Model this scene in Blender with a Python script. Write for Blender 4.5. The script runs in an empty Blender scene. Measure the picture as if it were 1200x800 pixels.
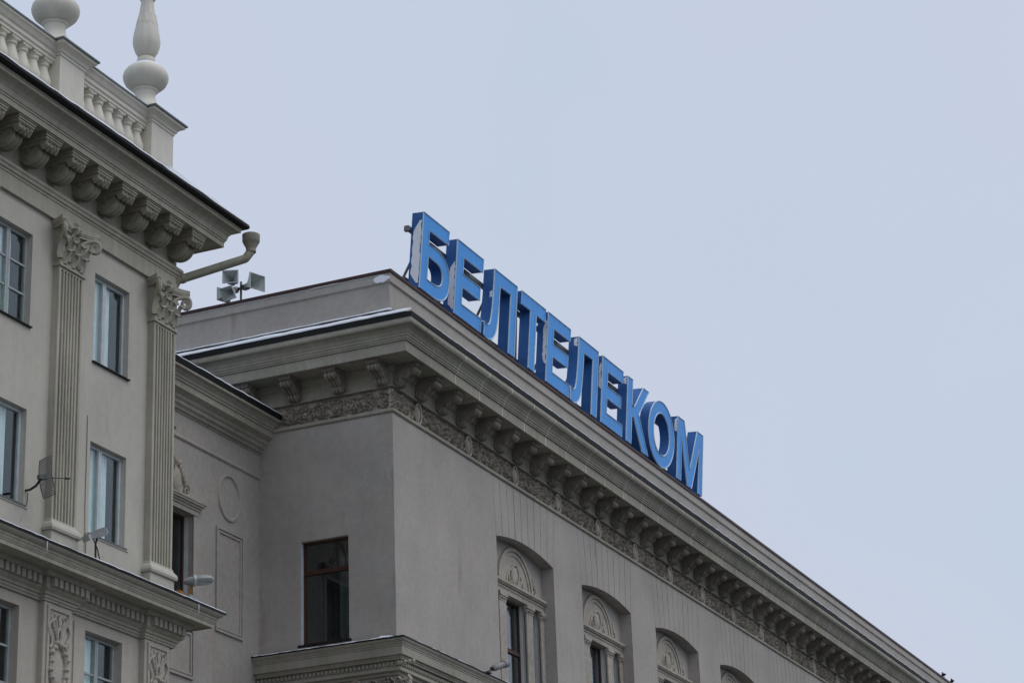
import bpy, bmesh, math, random
from mathutils import Vector, Matrix
from mathutils.geometry import tessellate_polygon
random.seed(7)
rad = math.radians
sc = bpy.context.scene
COL = sc.collection

# ------------------------------------------------------------ camera
yaw, pitch, roll = rad(-23.614), rad(20.764), rad(-2.095)
f = Vector((math.sin(yaw)*math.cos(pitch), math.cos(yaw)*math.cos(pitch), math.sin(pitch)))
r0 = Vector((math.cos(yaw), -math.sin(yaw), 0)); u0 = r0.cross(f)
cr = r0*math.cos(roll)+u0*math.sin(roll); cu = -r0*math.sin(roll)+u0*math.cos(roll)
cam = bpy.data.cameras.new('camera'); co = bpy.data.objects.new('camera', cam); COL.objects.link(co)
cam.sensor_width = 36; cam.lens = 84.9; cam.clip_start = 0.1; cam.clip_end = 6000
co.matrix_world = Matrix(((cr.x, cu.x, -f.x, 0), (cr.y, cu.y, -f.y, 0), (cr.z, cu.z, -f.z, 1.6), (0, 0, 0, 1)))
sc.camera = co

# ------------------------------------------------------------ sky and sun
SUN_EL, SUN_AZ = rad(58), rad(75)          # azimuth measured from +Y towards +X
w = bpy.data.worlds.new('World'); sc.world = w; w.use_nodes = True
nt = w.node_tree; nt.nodes.clear()
out = nt.nodes.new('ShaderNodeOutputWorld')
sky = nt.nodes.new('ShaderNodeTexSky'); sky.sky_type = 'NISHITA'; sky.sun_disc = False
sky.sun_elevation = SUN_EL; sky.sun_rotation = SUN_AZ; sky.air_density = 1.5; sky.dust_density = 4.0
b1 = nt.nodes.new('ShaderNodeBackground'); b1.inputs[1].default_value = 0.1
nt.links.new(sky.outputs[0], b1.inputs[0])
tc = nt.nodes.new('ShaderNodeTexCoord'); nz = nt.nodes.new('ShaderNodeTexNoise')
nz.inputs['Scale'].default_value = 3.2; nz.inputs['Detail'].default_value = 4; nz.inputs['Roughness'].default_value = 0.5
rp = nt.nodes.new('ShaderNodeValToRGB')
rp.color_ramp.elements[0].position = 0.36; rp.color_ramp.elements[0].color = (0.555, 0.645, 0.775, 1)
rp.color_ramp.elements[1].position = 0.66; rp.color_ramp.elements[1].color = (0.600, 0.640, 0.775, 1)
nt.links.new(tc.outputs['Generated'], nz.inputs['Vector']); nt.links.new(nz.outputs['Fac'], rp.inputs[0])
b2 = nt.nodes.new('ShaderNodeBackground'); b2.inputs[1].default_value = 1.0
nt.links.new(rp.outputs[0], b2.inputs[0])
mx = nt.nodes.new('ShaderNodeMixShader'); mx.inputs[0].default_value = 0.95
nt.links.new(b1.outputs[0], mx.inputs[1]); nt.links.new(b2.outputs[0], mx.inputs[2]); nt.links.new(mx.outputs[0], out.inputs[0])
sl = bpy.data.lights.new('sun', 'SUN'); sl.energy = 1.0; sl.angle = rad(55); sl.color = (1, 0.97, 0.93)
so = bpy.data.objects.new('sun', sl); COL.objects.link(so)
sd = Vector((math.sin(SUN_AZ)*math.cos(SUN_EL), math.cos(SUN_AZ)*math.cos(SUN_EL), math.sin(SUN_EL)))
so.rotation_euler = sd.to_track_quat('Z', 'Y').to_euler(); so.location = (0, 0, 60)
vs = sc.view_settings; vs.view_transform = 'Standard'; vs.look = 'None'; vs.exposure = 0.0; vs.gamma = 1.0
vs.use_curve_mapping = False

# ------------------------------------------------------------ materials
def nodes(name):
    m = bpy.data.materials.new(name); m.use_nodes = True
    return m, m.node_tree, m.node_tree.nodes['Principled BSDF']
def mat(name, base, rough=0.85, var=0.14, streak=0.12, bump=0.25, grain=45.0, tint=(0.9, 1.0, 0.95), fine=0.08, metal=0.0, pits=0.0, smear=0.0):
    m, t, p = nodes(name)
    N, L = t.nodes.new, t.links.new
    geo = N('ShaderNodeNewGeometry')
    def noise(scale, detail=4, vec=None, rough_=0.55):
        n = N('ShaderNodeTexNoise'); n.inputs['Scale'].default_value = scale; n.inputs['Detail'].default_value = detail
        n.inputs['Roughness'].default_value = rough_
        L(vec or geo.outputs['Position'], n.inputs['Vector']); return n.outputs['Fac']
    def rng(v, lo, hi, a=0.3, b=0.7):
        q = N('ShaderNodeMapRange'); q.inputs[1].default_value = a; q.inputs[2].default_value = b
        q.inputs[3].default_value = lo; q.inputs[4].default_value = hi; L(v, q.inputs[0]); return q.outputs[0]
    def mul(a, b):
        q = N('ShaderNodeMath'); q.operation = 'MULTIPLY'; L(a, q.inputs[0]); L(b, q.inputs[1]); return q.outputs[0]
    mp = N('ShaderNodeMapping'); mp.inputs['Scale'].default_value = (2.6, 2.6, 0.16); L(geo.outputs['Position'], mp.inputs[0])
    v = mul(rng(noise(0.55, 5), 1-var, 1+var), rng(noise(2.2, 5, mp.outputs[0], 0.65), 1-streak*1.6, 1+streak*0.7))
    v = mul(v, rng(noise(7, 4), 1-fine, 1+fine)); v = mul(v, rng(noise(55, 2), 1-fine*0.8, 1+fine*0.8))
    if pits:
        v = mul(v, rng(noise(14, 3), 1-pits, 1, 0.36, 0.5))
    if smear:
        m2 = N('ShaderNodeMapping'); m2.inputs['Scale'].default_value = (1.7, 1.7, 0.30); m2.inputs['Location'].default_value = (3.1, 0.4, 1.7); L(geo.outputs['Position'], m2.inputs[0])
        v = mul(v, rng(noise(1.0, 6, m2.outputs[0], 0.62), 1, 1-smear, 0.61, 0.72))
    hue = N('ShaderNodeMix'); hue.data_type = 'RGBA'
    hue.inputs[6].default_value = (*base, 1); hue.inputs[7].default_value = (base[0]*tint[0], base[1]*tint[1], base[2]*tint[2], 1)
    L(rng(noise(1.3, 4), 0, 1, 0.4, 0.65), hue.inputs[0])
    vm = N('ShaderNodeVectorMath'); vm.operation = 'SCALE'; L(hue.outputs[2], vm.inputs[0]); L(v, vm.inputs['Scale'])
    L(vm.outputs[0], p.inputs['Base Color'])
    p.inputs['Roughness'].default_value = rough; p.inputs['Metallic'].default_value = metal
    p.inputs['Specular IOR Level'].default_value = 0.25
    if bump:
        b = N('ShaderNodeBump'); b.inputs['Strength'].default_value = bump; b.inputs['Distance'].default_value = 0.012
        L(noise(grain, 3), b.inputs['Height']); L(b.outputs[0], p.inputs['Normal'])
    return m
M = {}
M['stucco'] = mat('grey_stucco', (0.408, 0.384, 0.348), var=0.10, streak=0.02, bump=0.5, grain=30, tint=(1.03, 0.98, 0.96), fine=0.06, smear=0.22)
M['stucco_side'] = M['stucco']
M['cornice'] = mat('weathered_cornice_stone', (0.375, 0.345, 0.290), var=0.16, streak=0.08, tint=(0.92, 0.97, 0.90), fine=0.08)
M['mortar'] = mat('pale_mortar', (0.74, 0.71, 0.66), var=0.15, streak=0.1)
M['ornament'] = mat('grey_brown_ornament', (0.420, 0.382, 0.325), var=0.16, streak=0.05, fine=0.14, tint=(0.9, 0.88, 0.85))
M['modillion_shade'] = mat('shade_toned_modillion_stone', (0.30, 0.270, 0.225), var=0.2, streak=0.1, fine=0.16, tint=(0.8, 0.8, 0.8))  # modillions toned darker than the ornament: their shade is put into the colour
M['wing'] = mat('wing_stucco', (0.385, 0.360, 0.325), var=0.10, streak=0.02, bump=0.5, grain=30, tint=(1.03, 0.98, 0.96))
M['cream'] = mat('cream_stucco', (0.515, 0.482, 0.415), var=0.08, streak=0.03, bump=0.35, grain=25, tint=(0.97, 0.99, 0.97), fine=0.04, smear=0.10)
M['cream_low'] = mat('brownish_cream_stucco', (0.510, 0.458, 0.392), var=0.10, streak=0.06, bump=0.35, grain=25, fine=0.05, tint=(0.96, 0.98, 0.97))
M['olive'] = mat('olive_grey_trim', (0.430, 0.398, 0.325), var=0.10, streak=0.10, fine=0.05, tint=(0.97, 1.0, 0.95))
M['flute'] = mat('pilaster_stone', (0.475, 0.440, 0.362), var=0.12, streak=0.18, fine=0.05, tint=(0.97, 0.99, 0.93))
M['flute_dark'] = mat('dark_flute_groove', (0.30, 0.276, 0.222), var=0.15, streak=0.2)  # ground of the flutes, a darker tone than the fillets
M['pale'] = mat('pale_painted_stone', (0.70, 0.660, 0.575), var=0.06, streak=0.05, bump=0.15, fine=0.04, tint=(0.98, 0.98, 0.95), rough=0.55)
M['black'] = mat('black_sheet_metal', (0.012, 0.012, 0.013), rough=0.6, var=0.3, streak=0.2, bump=0)
M['grey_metal'] = mat('grey_zinc_sheet', (0.17, 0.185, 0.195), rough=0.45, var=0.2, bump=0, metal=0.4)
M['redmetal'] = mat('red_brown_sheet_metal', (0.070, 0.030, 0.026), rough=0.5, var=0.3, streak=0.2, bump=0)
M['pipe'] = mat('painted_drainpipe', (0.33, 0.305, 0.235), rough=0.55, var=0.15, streak=0.1, bump=0.1)
M['white'] = mat('white_frame_paint', (0.60, 0.61, 0.63), rough=0.4, var=0.05, streak=0.03, bump=0)
M['oldwhite'] = mat('old_grey_white_frame_paint', (0.42, 0.43, 0.43), rough=0.5, var=0.1, bump=0)
M['brown'] = mat('red_brown_frame_wood', (0.075, 0.035, 0.022), rough=0.5, var=0.2, bump=0)
M['room'] = mat('dark_room', (0.10, 0.105, 0.10), var=0.2, bump=0)
M['curtain'] = mat('pale_curtain', (0.82, 0.86, 0.86), var=0.06, streak=0.05, bump=0)
M['snow'] = mat('snow', (0.84, 0.86, 0.90), rough=0.7, var=0.04, streak=0, bump=0.4, grain=18, tint=(0.98, 0.99, 1.0), fine=0.02)
M['blue'] = mat('blue_sign_face', (0.062, 0.355, 0.880), rough=0.38, var=0.05, streak=0.05, bump=0, fine=0.02, tint=(1, 1, 1))
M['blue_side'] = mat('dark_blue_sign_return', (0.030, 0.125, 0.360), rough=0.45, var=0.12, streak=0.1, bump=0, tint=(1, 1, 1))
M['edging'] = mat('pale_edging', (0.62, 0.74, 0.88), rough=0.5, var=0.05, bump=0)
M['steel'] = mat('galvanised_steel', (0.20, 0.20, 0.195), rough=0.5, var=0.15, bump=0, metal=0.5)
M['dark_steel'] = mat('dark_steel', (0.04, 0.04, 0.042), rough=0.5, var=0.15, bump=0, metal=0.3)
M['plastic'] = mat('weathered_white_metal', (0.52, 0.53, 0.53), rough=0.5, var=0.12, bump=0)
M['lamp_grey'] = mat('grey_floodlight_housing', (0.27, 0.265, 0.27), rough=0.5, var=0.15, bump=0)
M['rust'] = mat('rusty_orange_steel', (0.28, 0.11, 0.03), rough=0.8, var=0.3)
M['wire'] = mat('brown_cable', (0.20, 0.13, 0.09), bump=0)
M['bracket'] = mat('dark_bracket_stone', (0.345, 0.315, 0.250), var=0.15, streak=0.05, fine=0.12, tint=(0.9, 0.92, 0.9))  # eaves brackets, a darker tone of the olive trim
M['asphalt'] = mat('wet_asphalt', (0.055, 0.055, 0.058), rough=0.6, var=0.3, streak=0)
M['dark_ground'] = mat('dark_ground_asphalt', (0.075, 0.075, 0.076), rough=0.8, var=0.3, streak=0)  # unseen asphalt ground, coloured dark to cut bounce light on the soffits
M['bird'] = mat('dark_plumage', (0.035, 0.036, 0.045), rough=0.7, var=0.1, bump=0)
m, t, p = nodes('window_glass')
p.inputs['Base Color'].default_value = (0.9, 0.95, 0.94, 1); p.inputs['Roughness'].default_value = 0.02
tr = t.nodes.new('ShaderNodeBsdfTransparent'); tr.inputs[0].default_value = (0.93, 0.965, 0.965, 1)
gl = t.nodes.new('ShaderNodeBsdfGlossy'); gl.inputs['Roughness'].default_value = 0.01; gl.inputs[0].default_value = (0.92, 0.96, 0.98, 1)
fr = t.nodes.new('ShaderNodeLayerWeight'); fr.inputs[0].default_value = 0.5
pw = t.nodes.new('ShaderNodeMath'); pw.operation = 'POWER'; pw.inputs[1].default_value = 4.0; t.links.new(fr.outputs['Facing'], pw.inputs[0])
ad = t.nodes.new('ShaderNodeMath'); ad.operation = 'MULTIPLY_ADD'; ad.inputs[1].default_value = 0.9; ad.inputs[2].default_value = 0.045; t.links.new(pw.outputs[0], ad.inputs[0])
ms = t.nodes.new('ShaderNodeMixShader'); t.links.new(ad.outputs[0], ms.inputs[0])
t.links.new(tr.outputs[0], ms.inputs[1]); t.links.new(gl.outputs[0], ms.inputs[2])
t.links.new(ms.outputs[0], t.nodes['Material Output'].inputs[0])
M['glass'] = m
m, t, p = nodes('clear_lamp_glass')
p.inputs['Base Color'].default_value = (0.34, 0.38, 0.37, 1); p.inputs['Roughness'].default_value = 0.12; p.inputs['Alpha'].default_value = 0.75
M['lampglass'] = m
m, t, p = nodes('clear_ice')
p.inputs['Base Color'].default_value = (0.8, 0.85, 0.88, 1); p.inputs['Roughness'].default_value = 0.15; p.inputs['Alpha'].default_value = 0.7
M['ice'] = m

# ------------------------------------------------------------ mesh helpers (local axes: x outward, y along, z up)
class MB:
    def __init__(s): s.v = []; s.f = []
    def add(s, vs_, fs):
        k = len(s.v); s.v += [tuple(q) for q in vs_]; s.f += [tuple(i+k for i in g) for g in fs]; return s
    def box(s, x0, x1, y0, y1, z0, z1):
        return s.add([(x, y, z) for x in (x0, x1) for y in (y0, y1) for z in (z0, z1)],
                     [(0, 1, 3, 2), (4, 6, 7, 5), (0, 4, 5, 1), (2, 3, 7, 6), (0, 2, 6, 4), (1, 5, 7, 3)])
    def cham(s, x0, x1, y0, y1, z0, z1, c=0.01):     # box whose outer (x1) edges are chamfered
        v = [(x0, y0, z0), (x0, y1, z0), (x0, y1, z1), (x0, y0, z1),
             (x1-c, y0, z0), (x1-c, y1, z0), (x1-c, y1, z1), (x1-c, y0, z1),
             (x1, y0+c, z0+c), (x1, y1-c, z0+c), (x1, y1-c, z1-c), (x1, y0+c, z1-c)]
        return s.add(v, [(0, 3, 2, 1), (0, 1, 5, 4), (1, 2, 6, 5), (2, 3, 7, 6), (3, 0, 4, 7),
                         (4, 5, 9, 8), (5, 6, 10, 9), (6, 7, 11, 10), (7, 4, 8, 11), (8, 9, 10, 11)])
    def prism(s, loops, x0, x1):                     # loops of (y, z), extruded along x
        if not isinstance(loops[0][0], (tuple, list)): loops = [loops]
        flat = [q for l in loops for q in l]; n = len(flat)
        tri = tessellate_polygon([[Vector((a, b, 0)) for a, b in l] for l in loops])
        v = [(x1, a, b) for a, b in flat]+[(x0, a, b) for a, b in flat]
        F = []
        for tr_ in tri:
            a, b, c = tr_
            A = (flat[b][0]-flat[a][0])*(flat[c][1]-flat[a][1])-(flat[c][0]-flat[a][0])*(flat[b][1]-flat[a][1])
            if A < 0: b, c = c, b
            F += [(a, b, c), (a+n, c+n, b+n)]
        k = 0
        for l in loops:
            m_ = len(l)
            for i in range(m_):
                a, b = k+i, k+(i+1) % m_; F.append((a, a+n, b+n, b))
            k += m_
        return s.add(v, F)
    def prism_y(s, poly, y0, y1):                    # poly of (x, z), extruded along y
        t2 = MB().prism([(a, b) for a, b in poly], y0, y1)
        return s.add([(q[1], q[0], q[2]) for q in t2.v], [g[::-1] for g in t2.f])
    def prism_z(s, poly, z0, z1):                    # poly of (x, y), extruded along z
        t2 = MB().prism([(a, b) for a, b in poly], z0, z1)
        return s.add([(q[1], q[2], q[0]) for q in t2.v], t2.f)
    def tube(s, pts, rr, n=8, cap=True, closed=False):
        P = [Vector(q) for q in pts]; m_ = len(P)
        R = rr if isinstance(rr, (list, tuple)) else [rr]*m_
        T = []
        for i in range(m_):
            if closed: d = P[(i+1) % m_]-P[i-1]
            else: d = P[min(i+1, m_-1)]-P[max(i-1, 0)]
            T.append(d.normalized())
        up = Vector((0, 0, 1)) if abs(T[0].z) < 0.9 else Vector((1, 0, 0))
        rings = []; a = T[0].cross(up).normalized()
        for i in range(m_):
            a = (a-T[i]*a.dot(T[i])); a = a.normalized() if a.length > 1e-6 else T[i].orthogonal().normalized()
            b = T[i].cross(a)
            rings += [P[i]+(a*math.cos(2*math.pi*k/n)+b*math.sin(2*math.pi*k/n))*R[i] for k in range(n)]
        F = []
        for i in range(m_ if closed else m_-1):
            j = (i+1) % m_
            for k in range(n): F.append((i*n+k, i*n+(k+1) % n, j*n+(k+1) % n, j*n+k))
        if cap and not closed: F += [tuple(range(n))[::-1], tuple((m_-1)*n+k for k in range(n))]
        return s.add(rings, F)
    def lathe(s, prof, c=(0, 0, 0), n=24, flute=0.0, fn=8):
        V = []
        for rr, z in prof:
            for k in range(n):
                a = 2*math.pi*k/n; q = rr*(1+flute*math.cos(fn*a)); V.append((c[0]+q*math.cos(a), c[1]+q*math.sin(a), c[2]+z))
        F = [(i*n+k, i*n+(k+1) % n, (i+1)*n+(k+1) % n, (i+1)*n+k) for i in range(len(prof)-1) for k in range(n)]
        F += [tuple(range(n))[::-1], tuple((len(prof)-1)*n+k for k in range(n))]
        return s.add(V, F)
    def leaf(s, c, ang, ln, wd, h, x0=0.0):          # leaf lying on the wall plane, tip at angle ang in (y, z)
        ca, sa = math.cos(ang), math.sin(ang)
        def q(a, b, n): return (x0+n, c[0]+a*ca-b*sa, c[1]+a*sa+b*ca)
        o = [(-ln*.5, 0), (-ln*.1, wd*.5), (ln*.5, 0), (-ln*.1, -wd*.5)]
        V = [q(a, b, -0.002) for a, b in o]+[q(a*.94, b*.9, 0.55*h) for a, b in o]+[q(-ln*.15, 0, h), q(ln*.25, 0, h*.85)]
        return s.add(V, [(0, 1, 5, 4), (1, 2, 6, 5), (2, 3, 7, 6), (3, 0, 4, 7), (4, 8, 5), (4, 7, 8), (5, 8, 9), (7, 9, 8), (5, 9, 6), (7, 6, 9)])
    def dome(s, c, ry, rz, h, x0=0.0, n=12, m_=3):
        V = []
        for i in range(m_):
            a = i/m_*math.pi/2
            for k in range(n):
                b = 2*math.pi*k/n; V.append((x0+h*math.sin(a), c[0]+ry*math.cos(a)*math.cos(b), c[1]+rz*math.cos(a)*math.sin(b)))
        V.append((x0+h, c[0], c[1])); F = []
        for i in range(m_-1):
            for k in range(n): F.append((i*n+k, i*n+(k+1) % n, (i+1)*n+(k+1) % n, (i+1)*n+k))
        for k in range(n): F.append(((m_-1)*n+k, (m_-1)*n+(k+1) % n, len(V)-1))
        return s.add(V, F)
    def spiral(s, c, r_, turns, a0, sgn, rr, x0=0.0, n=22, k=5, squash=1.0):
        P = []
        for i in range(n):
            u_ = i/(n-1); q = r_*(1-0.86*u_); a = a0+sgn*u_*turns*2*math.pi
            P.append((x0+0.2*rr*(1+u_*2), c[0]+q*math.cos(a), c[1]+squash*q*math.sin(a)))
        return s.tube(P, [rr*(1-0.45*i/(n-1)) for i in range(n)], k)
    def sweep(s, path, prof, close_prof=True, cap0=True, cap1=True):
        n = len(path); m_ = len(prof); off = []
        for i in range(n):
            ds = []
            if i > 0: ds.append((Vector(path[i])-Vector(path[i-1])).normalized())
            if i < n-1: ds.append((Vector(path[i+1])-Vector(path[i])).normalized())
            ns = [Vector((d.y, -d.x)) for d in ds]
            q = ns[0] if len(ns) == 1 else (ns[0]+ns[1])/(1+ns[0].dot(ns[1]))
            off.append(q)
        V = [(path[i][0]+off[i].x*a, path[i][1]+off[i].y*a, z) for i in range(n) for a, z in prof]
        F = []
        for i in range(n-1):
            for k in range(m_ if close_prof else m_-1):
                k2 = (k+1) % m_; F.append((i*m_+k, (i+1)*m_+k, (i+1)*m_+k2, i*m_+k2))
        s.add(V, F)
        if close_prof:
            base = len(s.v)-len(V)
            tri = tessellate_polygon([[Vector((a, z, 0)) for a, z in prof]])
            for tr_ in tri:
                if cap0: s.f.append(tuple(base+i for i in tr_))
                if cap1: s.f.append(tuple(base+(n-1)*m_+i for i in tr_[::-1]))
        return s
    def xform(s, mtx):
        s.v = [tuple(mtx @ Vector(q)) for q in s.v]; return s
    def join(s, o): return s.add(o.v, o.f)
    def wall(s, y0, y1, z0, z1, holes, depth, x=0.0):
        ys = sorted({y0, y1} | {h[0] for h in holes} | {h[1] for h in holes}); zs = sorted({z0, z1} | {h[2] for h in holes} | {h[3] for h in holes})
        for i in range(len(ys)-1):
            for j in range(len(zs)-1):
                cy, cz = (ys[i]+ys[i+1])/2, (zs[j]+zs[j+1])/2
                if any(h[0] < cy < h[1] and h[2] < cz < h[3] for h in holes): continue
                s.add([(x, ys[i], zs[j]), (x, ys[i+1], zs[j]), (x, ys[i+1], zs[j+1]), (x, ys[i], zs[j+1])], [(0, 1, 2, 3)])
        for a, b, c, d in holes:
            e = x-depth
            s.add([(x, a, c), (x, b, c), (x, b, d), (x, a, d), (e, a, c), (e, b, c), (e, b, d), (e, a, d)],
                  [(0, 4, 5, 1), (1, 5, 6, 2), (2, 6, 7, 3), (3, 7, 4, 0)])
        return s
def arc(cy, cz, ry, rz, a0, a1, n):
    return [(cy+ry*math.cos(rad(a0+(a1-a0)*i/n)), cz+rz*math.sin(rad(a0+(a1-a0)*i/n))) for i in range(n+1)]

WM = {}
def mesh(name, mb, material, smooth=False, fix=True):
    me = bpy.data.meshes.new(name); me.from_pydata(mb.v, [], mb.f); me.update()
    if fix:
        bm = bmesh.new(); bm.from_mesh(me); bmesh.ops.recalc_face_normals(bm, faces=bm.faces); bm.to_mesh(me); bm.free()
    me.materials.append(M[material])
    if smooth:
        me.polygons.foreach_set('use_smooth', [True]*len(me.polygons)); me.set_sharp_from_angle(angle=rad(38))
    return me
def link(name, me, parent=None, mw=None):
    o = bpy.data.objects.new(name, me); COL.objects.link(o); mw = mw or Matrix()
    if parent:
        o.parent = parent; o.matrix_parent_inverse = WM[parent.name].inverted()
    o.matrix_basis = mw; WM[o.name] = mw
    return o
def obj(name, mb, material, parent=None, smooth=False, fix=True, kind=None, label=None):
    xs, ys, zs = zip(*mb.v)
    c = Vector(((min(xs)+max(xs))/2, (min(ys)+max(ys))/2, min(zs)))
    mb.v = [(a-c.x, b-c.y, d-c.z) for a, b, d in mb.v]
    o = link(name, mesh(name, mb, material, smooth, fix), parent, Matrix.Translation(c))
    if kind: o['kind'] = kind
    if label: o['label'] = label
    return o
def tag(o, label, cat, group=None):
    o['label'] = label; o['category'] = cat
    if group: o['group'] = group
    return o
def thing(name, loc, label, cat, group=None):
    o = bpy.data.objects.new(name, None); COL.objects.link(o); o.empty_display_size = 0.5
    o.matrix_basis = Matrix.Translation(Vector(loc)); WM[o.name] = o.matrix_basis.copy()
    return tag(o, label, cat, group)
def T(x, y, z): return Matrix.Translation(Vector((x, y, z)))
SIDE = Matrix.Rotation(rad(-90), 4, 'Z')             # turns an outward-+X piece to face -Y

def snow_strip(path, p0, p1, z, h, seed, step=0.25):
    """uneven ridge of snow lying along a ledge (path in plan, p0..p1 outward offsets)"""
    rnd = random.Random(seed); pts = []
    for i in range(len(path)-1):
        a, b = Vector(path[i]), Vector(path[i+1]); n = max(1, int((b-a).length/step))
        pts += [a.lerp(b, k/n) for k in range(n)]
    pts.append(Vector(path[-1]))
    V = []; F = []; hh = h
    for i, q in enumerate(pts):
        d0 = (pts[i]-pts[i-1]).normalized() if i else (pts[1]-pts[0]).normalized()
        d1 = (pts[i+1]-pts[i]).normalized() if i < len(pts)-1 else d0
        n0, n1 = Vector((d0.y, -d0.x)), Vector((d1.y, -d1.x)); nn = (n0+n1)/(1+n0.dot(n1))
        hh = 0.6*hh+0.4*h*rnd.uniform(0.25, 1.8); e = p1+rnd.uniform(-0.012, 0.012)
        z0, z1 = (z, z) if not isinstance(z, tuple) else z
        for a, b in ((p0, z0-0.01), (p0, z0+hh*0.6), ((p0+e)/2, (z0+z1)/2+hh), (e, z1+hh*0.75), (e+0.006, z1-0.004)):
            V.append((q.x+nn.x*a, q.y+nn.y*a, b))
    for i in range(len(pts)-1):
        for k in range(4): F.append((i*5+k, (i+1)*5+k, (i+1)*5+k+1, i*5+k+1))
    F += [(0, 1, 2, 3, 4), tuple((len(pts)-1)*5+k for k in (4, 3, 2, 1, 0))]
    return MB().add(V, F)

def modillion(wd, dp, ht, ribs=3):
    """scroll bracket hanging under a soffit (soffit at z=0)"""
    b = MB()
    b.box(0, dp+0.035, -wd/2-0.035, wd/2+0.035, -0.045, 0.0)
    b.box(0, dp+0.02, -wd/2-0.022, wd/2+0.022, -0.075, -0.045)
    b.box(0, dp+0.006, -wd/2-0.010, wd/2+0.010, -0.098, -0.075)
    r1, r2 = 0.16*ht, (0.30 if wd > 0.4 else 0.235)*ht
    c1 = (dp-r1-0.02, -0.098-r1*0.95); c2 = (r2*0.95, -ht+r2)
    und = [(c1[0]+r1*math.cos(rad(a)), c1[1]+r1*math.sin(rad(a))) for a in range(70, -111, -20)]
    e = und[-1]; s0 = (c2[0]+r2*math.cos(rad(8)), c2[1]+r2*math.sin(rad(8)))
    for i in range(1, 6):
        u_ = i/6; k = (u_*u_*(3-2*u_))**1.25
        und.append((e[0]+(s0[0]-e[0])*u_, e[1]+(s0[1]-e[1])*k))
    und += [(c2[0]+r2*math.cos(rad(a)), c2[1]+r2*math.sin(rad(a))) for a in range(8, -121, -16)]
    poly = [(0, -0.098), (c1[0]+r1*0.4, -0.098)]+und+[(0, -ht+0.10)]
    b.prism_y(poly, -wd/2, wd/2)
    for k in range(ribs):
        y = wd*(-0.32+0.64*k/(ribs-1)); b.tube([(q[0]*1.0+0.006, y, q[1]-0.006) for q in und], 0.036*wd/0.36, 5)
    for sg in (-1, 1):
        for (c, r_, a0, d) in ((c1, r1*0.85, 100, -1), (c2, r2*0.86, 60, 1)):
            P = []
            for i in range(16):
                u_ = i/15; q = r_*(1-0.85*u_); a = rad(a0)+d*u_*2.6*math.pi; P.append((c[0]+q*math.cos(a), sg*wd/2, c[1]+q*math.sin(a)))
            b.tube(P, 0.020, 4)
        mid = [((c1[0]*(1-u_)+c2[0]*u_)+0.02, sg*wd/2, (c1[1]*(1-u_)+c2[1]*u_)+0.05*math.sin(u_*9)) for u_ in (0.15, .3, .45, .6, .75)]
        b.tube(mid, [0.014, 0.03, 0.034, 0.03, 0.016], 5)
    for k in range(3):                                # small tongue leaves rolling under the front scroll
        y = wd*(-0.3+0.3*k)
        b.dome((y, c1[1]-r1*0.25), wd*0.15, r1*0.62, 0.05, x0=c1[0]+r1*0.80, n=8, m_=2)
    return b

def console(wd, dp, ht):
    """eaves bracket with a stepped cap, a small rolled leaf tip and a deep rounded belly (soffit at z=0)"""
    b = MB()
    for i, (z0, z1, e) in enumerate(((-0.045, 0.0, 0.05), (-0.09, -0.05, 0.035), (-0.135, -0.095, 0.02))):
        b.box(0, dp+e-0.01, -wd/2-e, wd/2+e, z0, z1)
    b.box(0, dp, -wd/2, wd/2, -0.15, 0.0)
    c1, r1 = (dp-0.085, -0.215), 0.068; c2, rx, ry = (0.205, -0.305), 0.235, ht-0.305
    tip = [(c1[0]+r1*math.cos(rad(a)), c1[1]+r1*math.sin(rad(a))) for a in range(75, -151, -25)]
    bel = [(c2[0]+rx*math.cos(rad(a)), c2[1]+ry*math.sin(rad(a))) for a in range(40, -126, -15)]
    b.prism_y([(0, -0.145), (c1[0]+0.02, -0.145)]+tip+[(c1[0]-0.06, c1[1]+0.01), (0, c1[1]-0.02)], -wd/2+0.02, wd/2-0.02)
    bw = wd*0.34; b.prism_y([(0, -0.20)]+[(c2[0]+rx*0.9, -0.16)]+bel+[(0, -ht+0.06)], -bw, bw)
    for k in range(4):                                # curled leaf tip
        y = (wd-0.12)*(-0.5+k/3)
        b.tube([(q[0]+0.004, y, q[1]) for q in tip], [0.03+0.012*math.sin(i*1.9+k) for i in range(len(tip))], 6)
    for k in range(3):                                # leaf ribs over the belly
        y = bw*0.72*(k-1); b.tube([(q[0]-0.008, y, q[1]) for q in bel], 0.034, 5)
    for sg in (-1, 1):                                # rosettes and rim on the cheeks
        y = sg*bw
        b.tube([(c2[0]+0.2*math.cos(rad(a)), y, c2[1]+(ry-0.035)*math.sin(rad(a))) for a in range(60, -111, -17)], 0.014, 4)
        for (x, z, q) in ((c2[0]+0.01, c2[1]+0.03, 0.075), (c2[0]-0.05, c2[1]-0.08, 0.045), (c2[0]+0.12, c2[1]+0.09, 0.04)):
            P = [(x+q*(1-0.8*i/12)*math.cos(i*0.9), y, z+q*(1-0.8*i/12)*math.sin(i*0.9)) for i in range(13)]
            b.tube(P, 0.015, 4)
    return b

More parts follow.
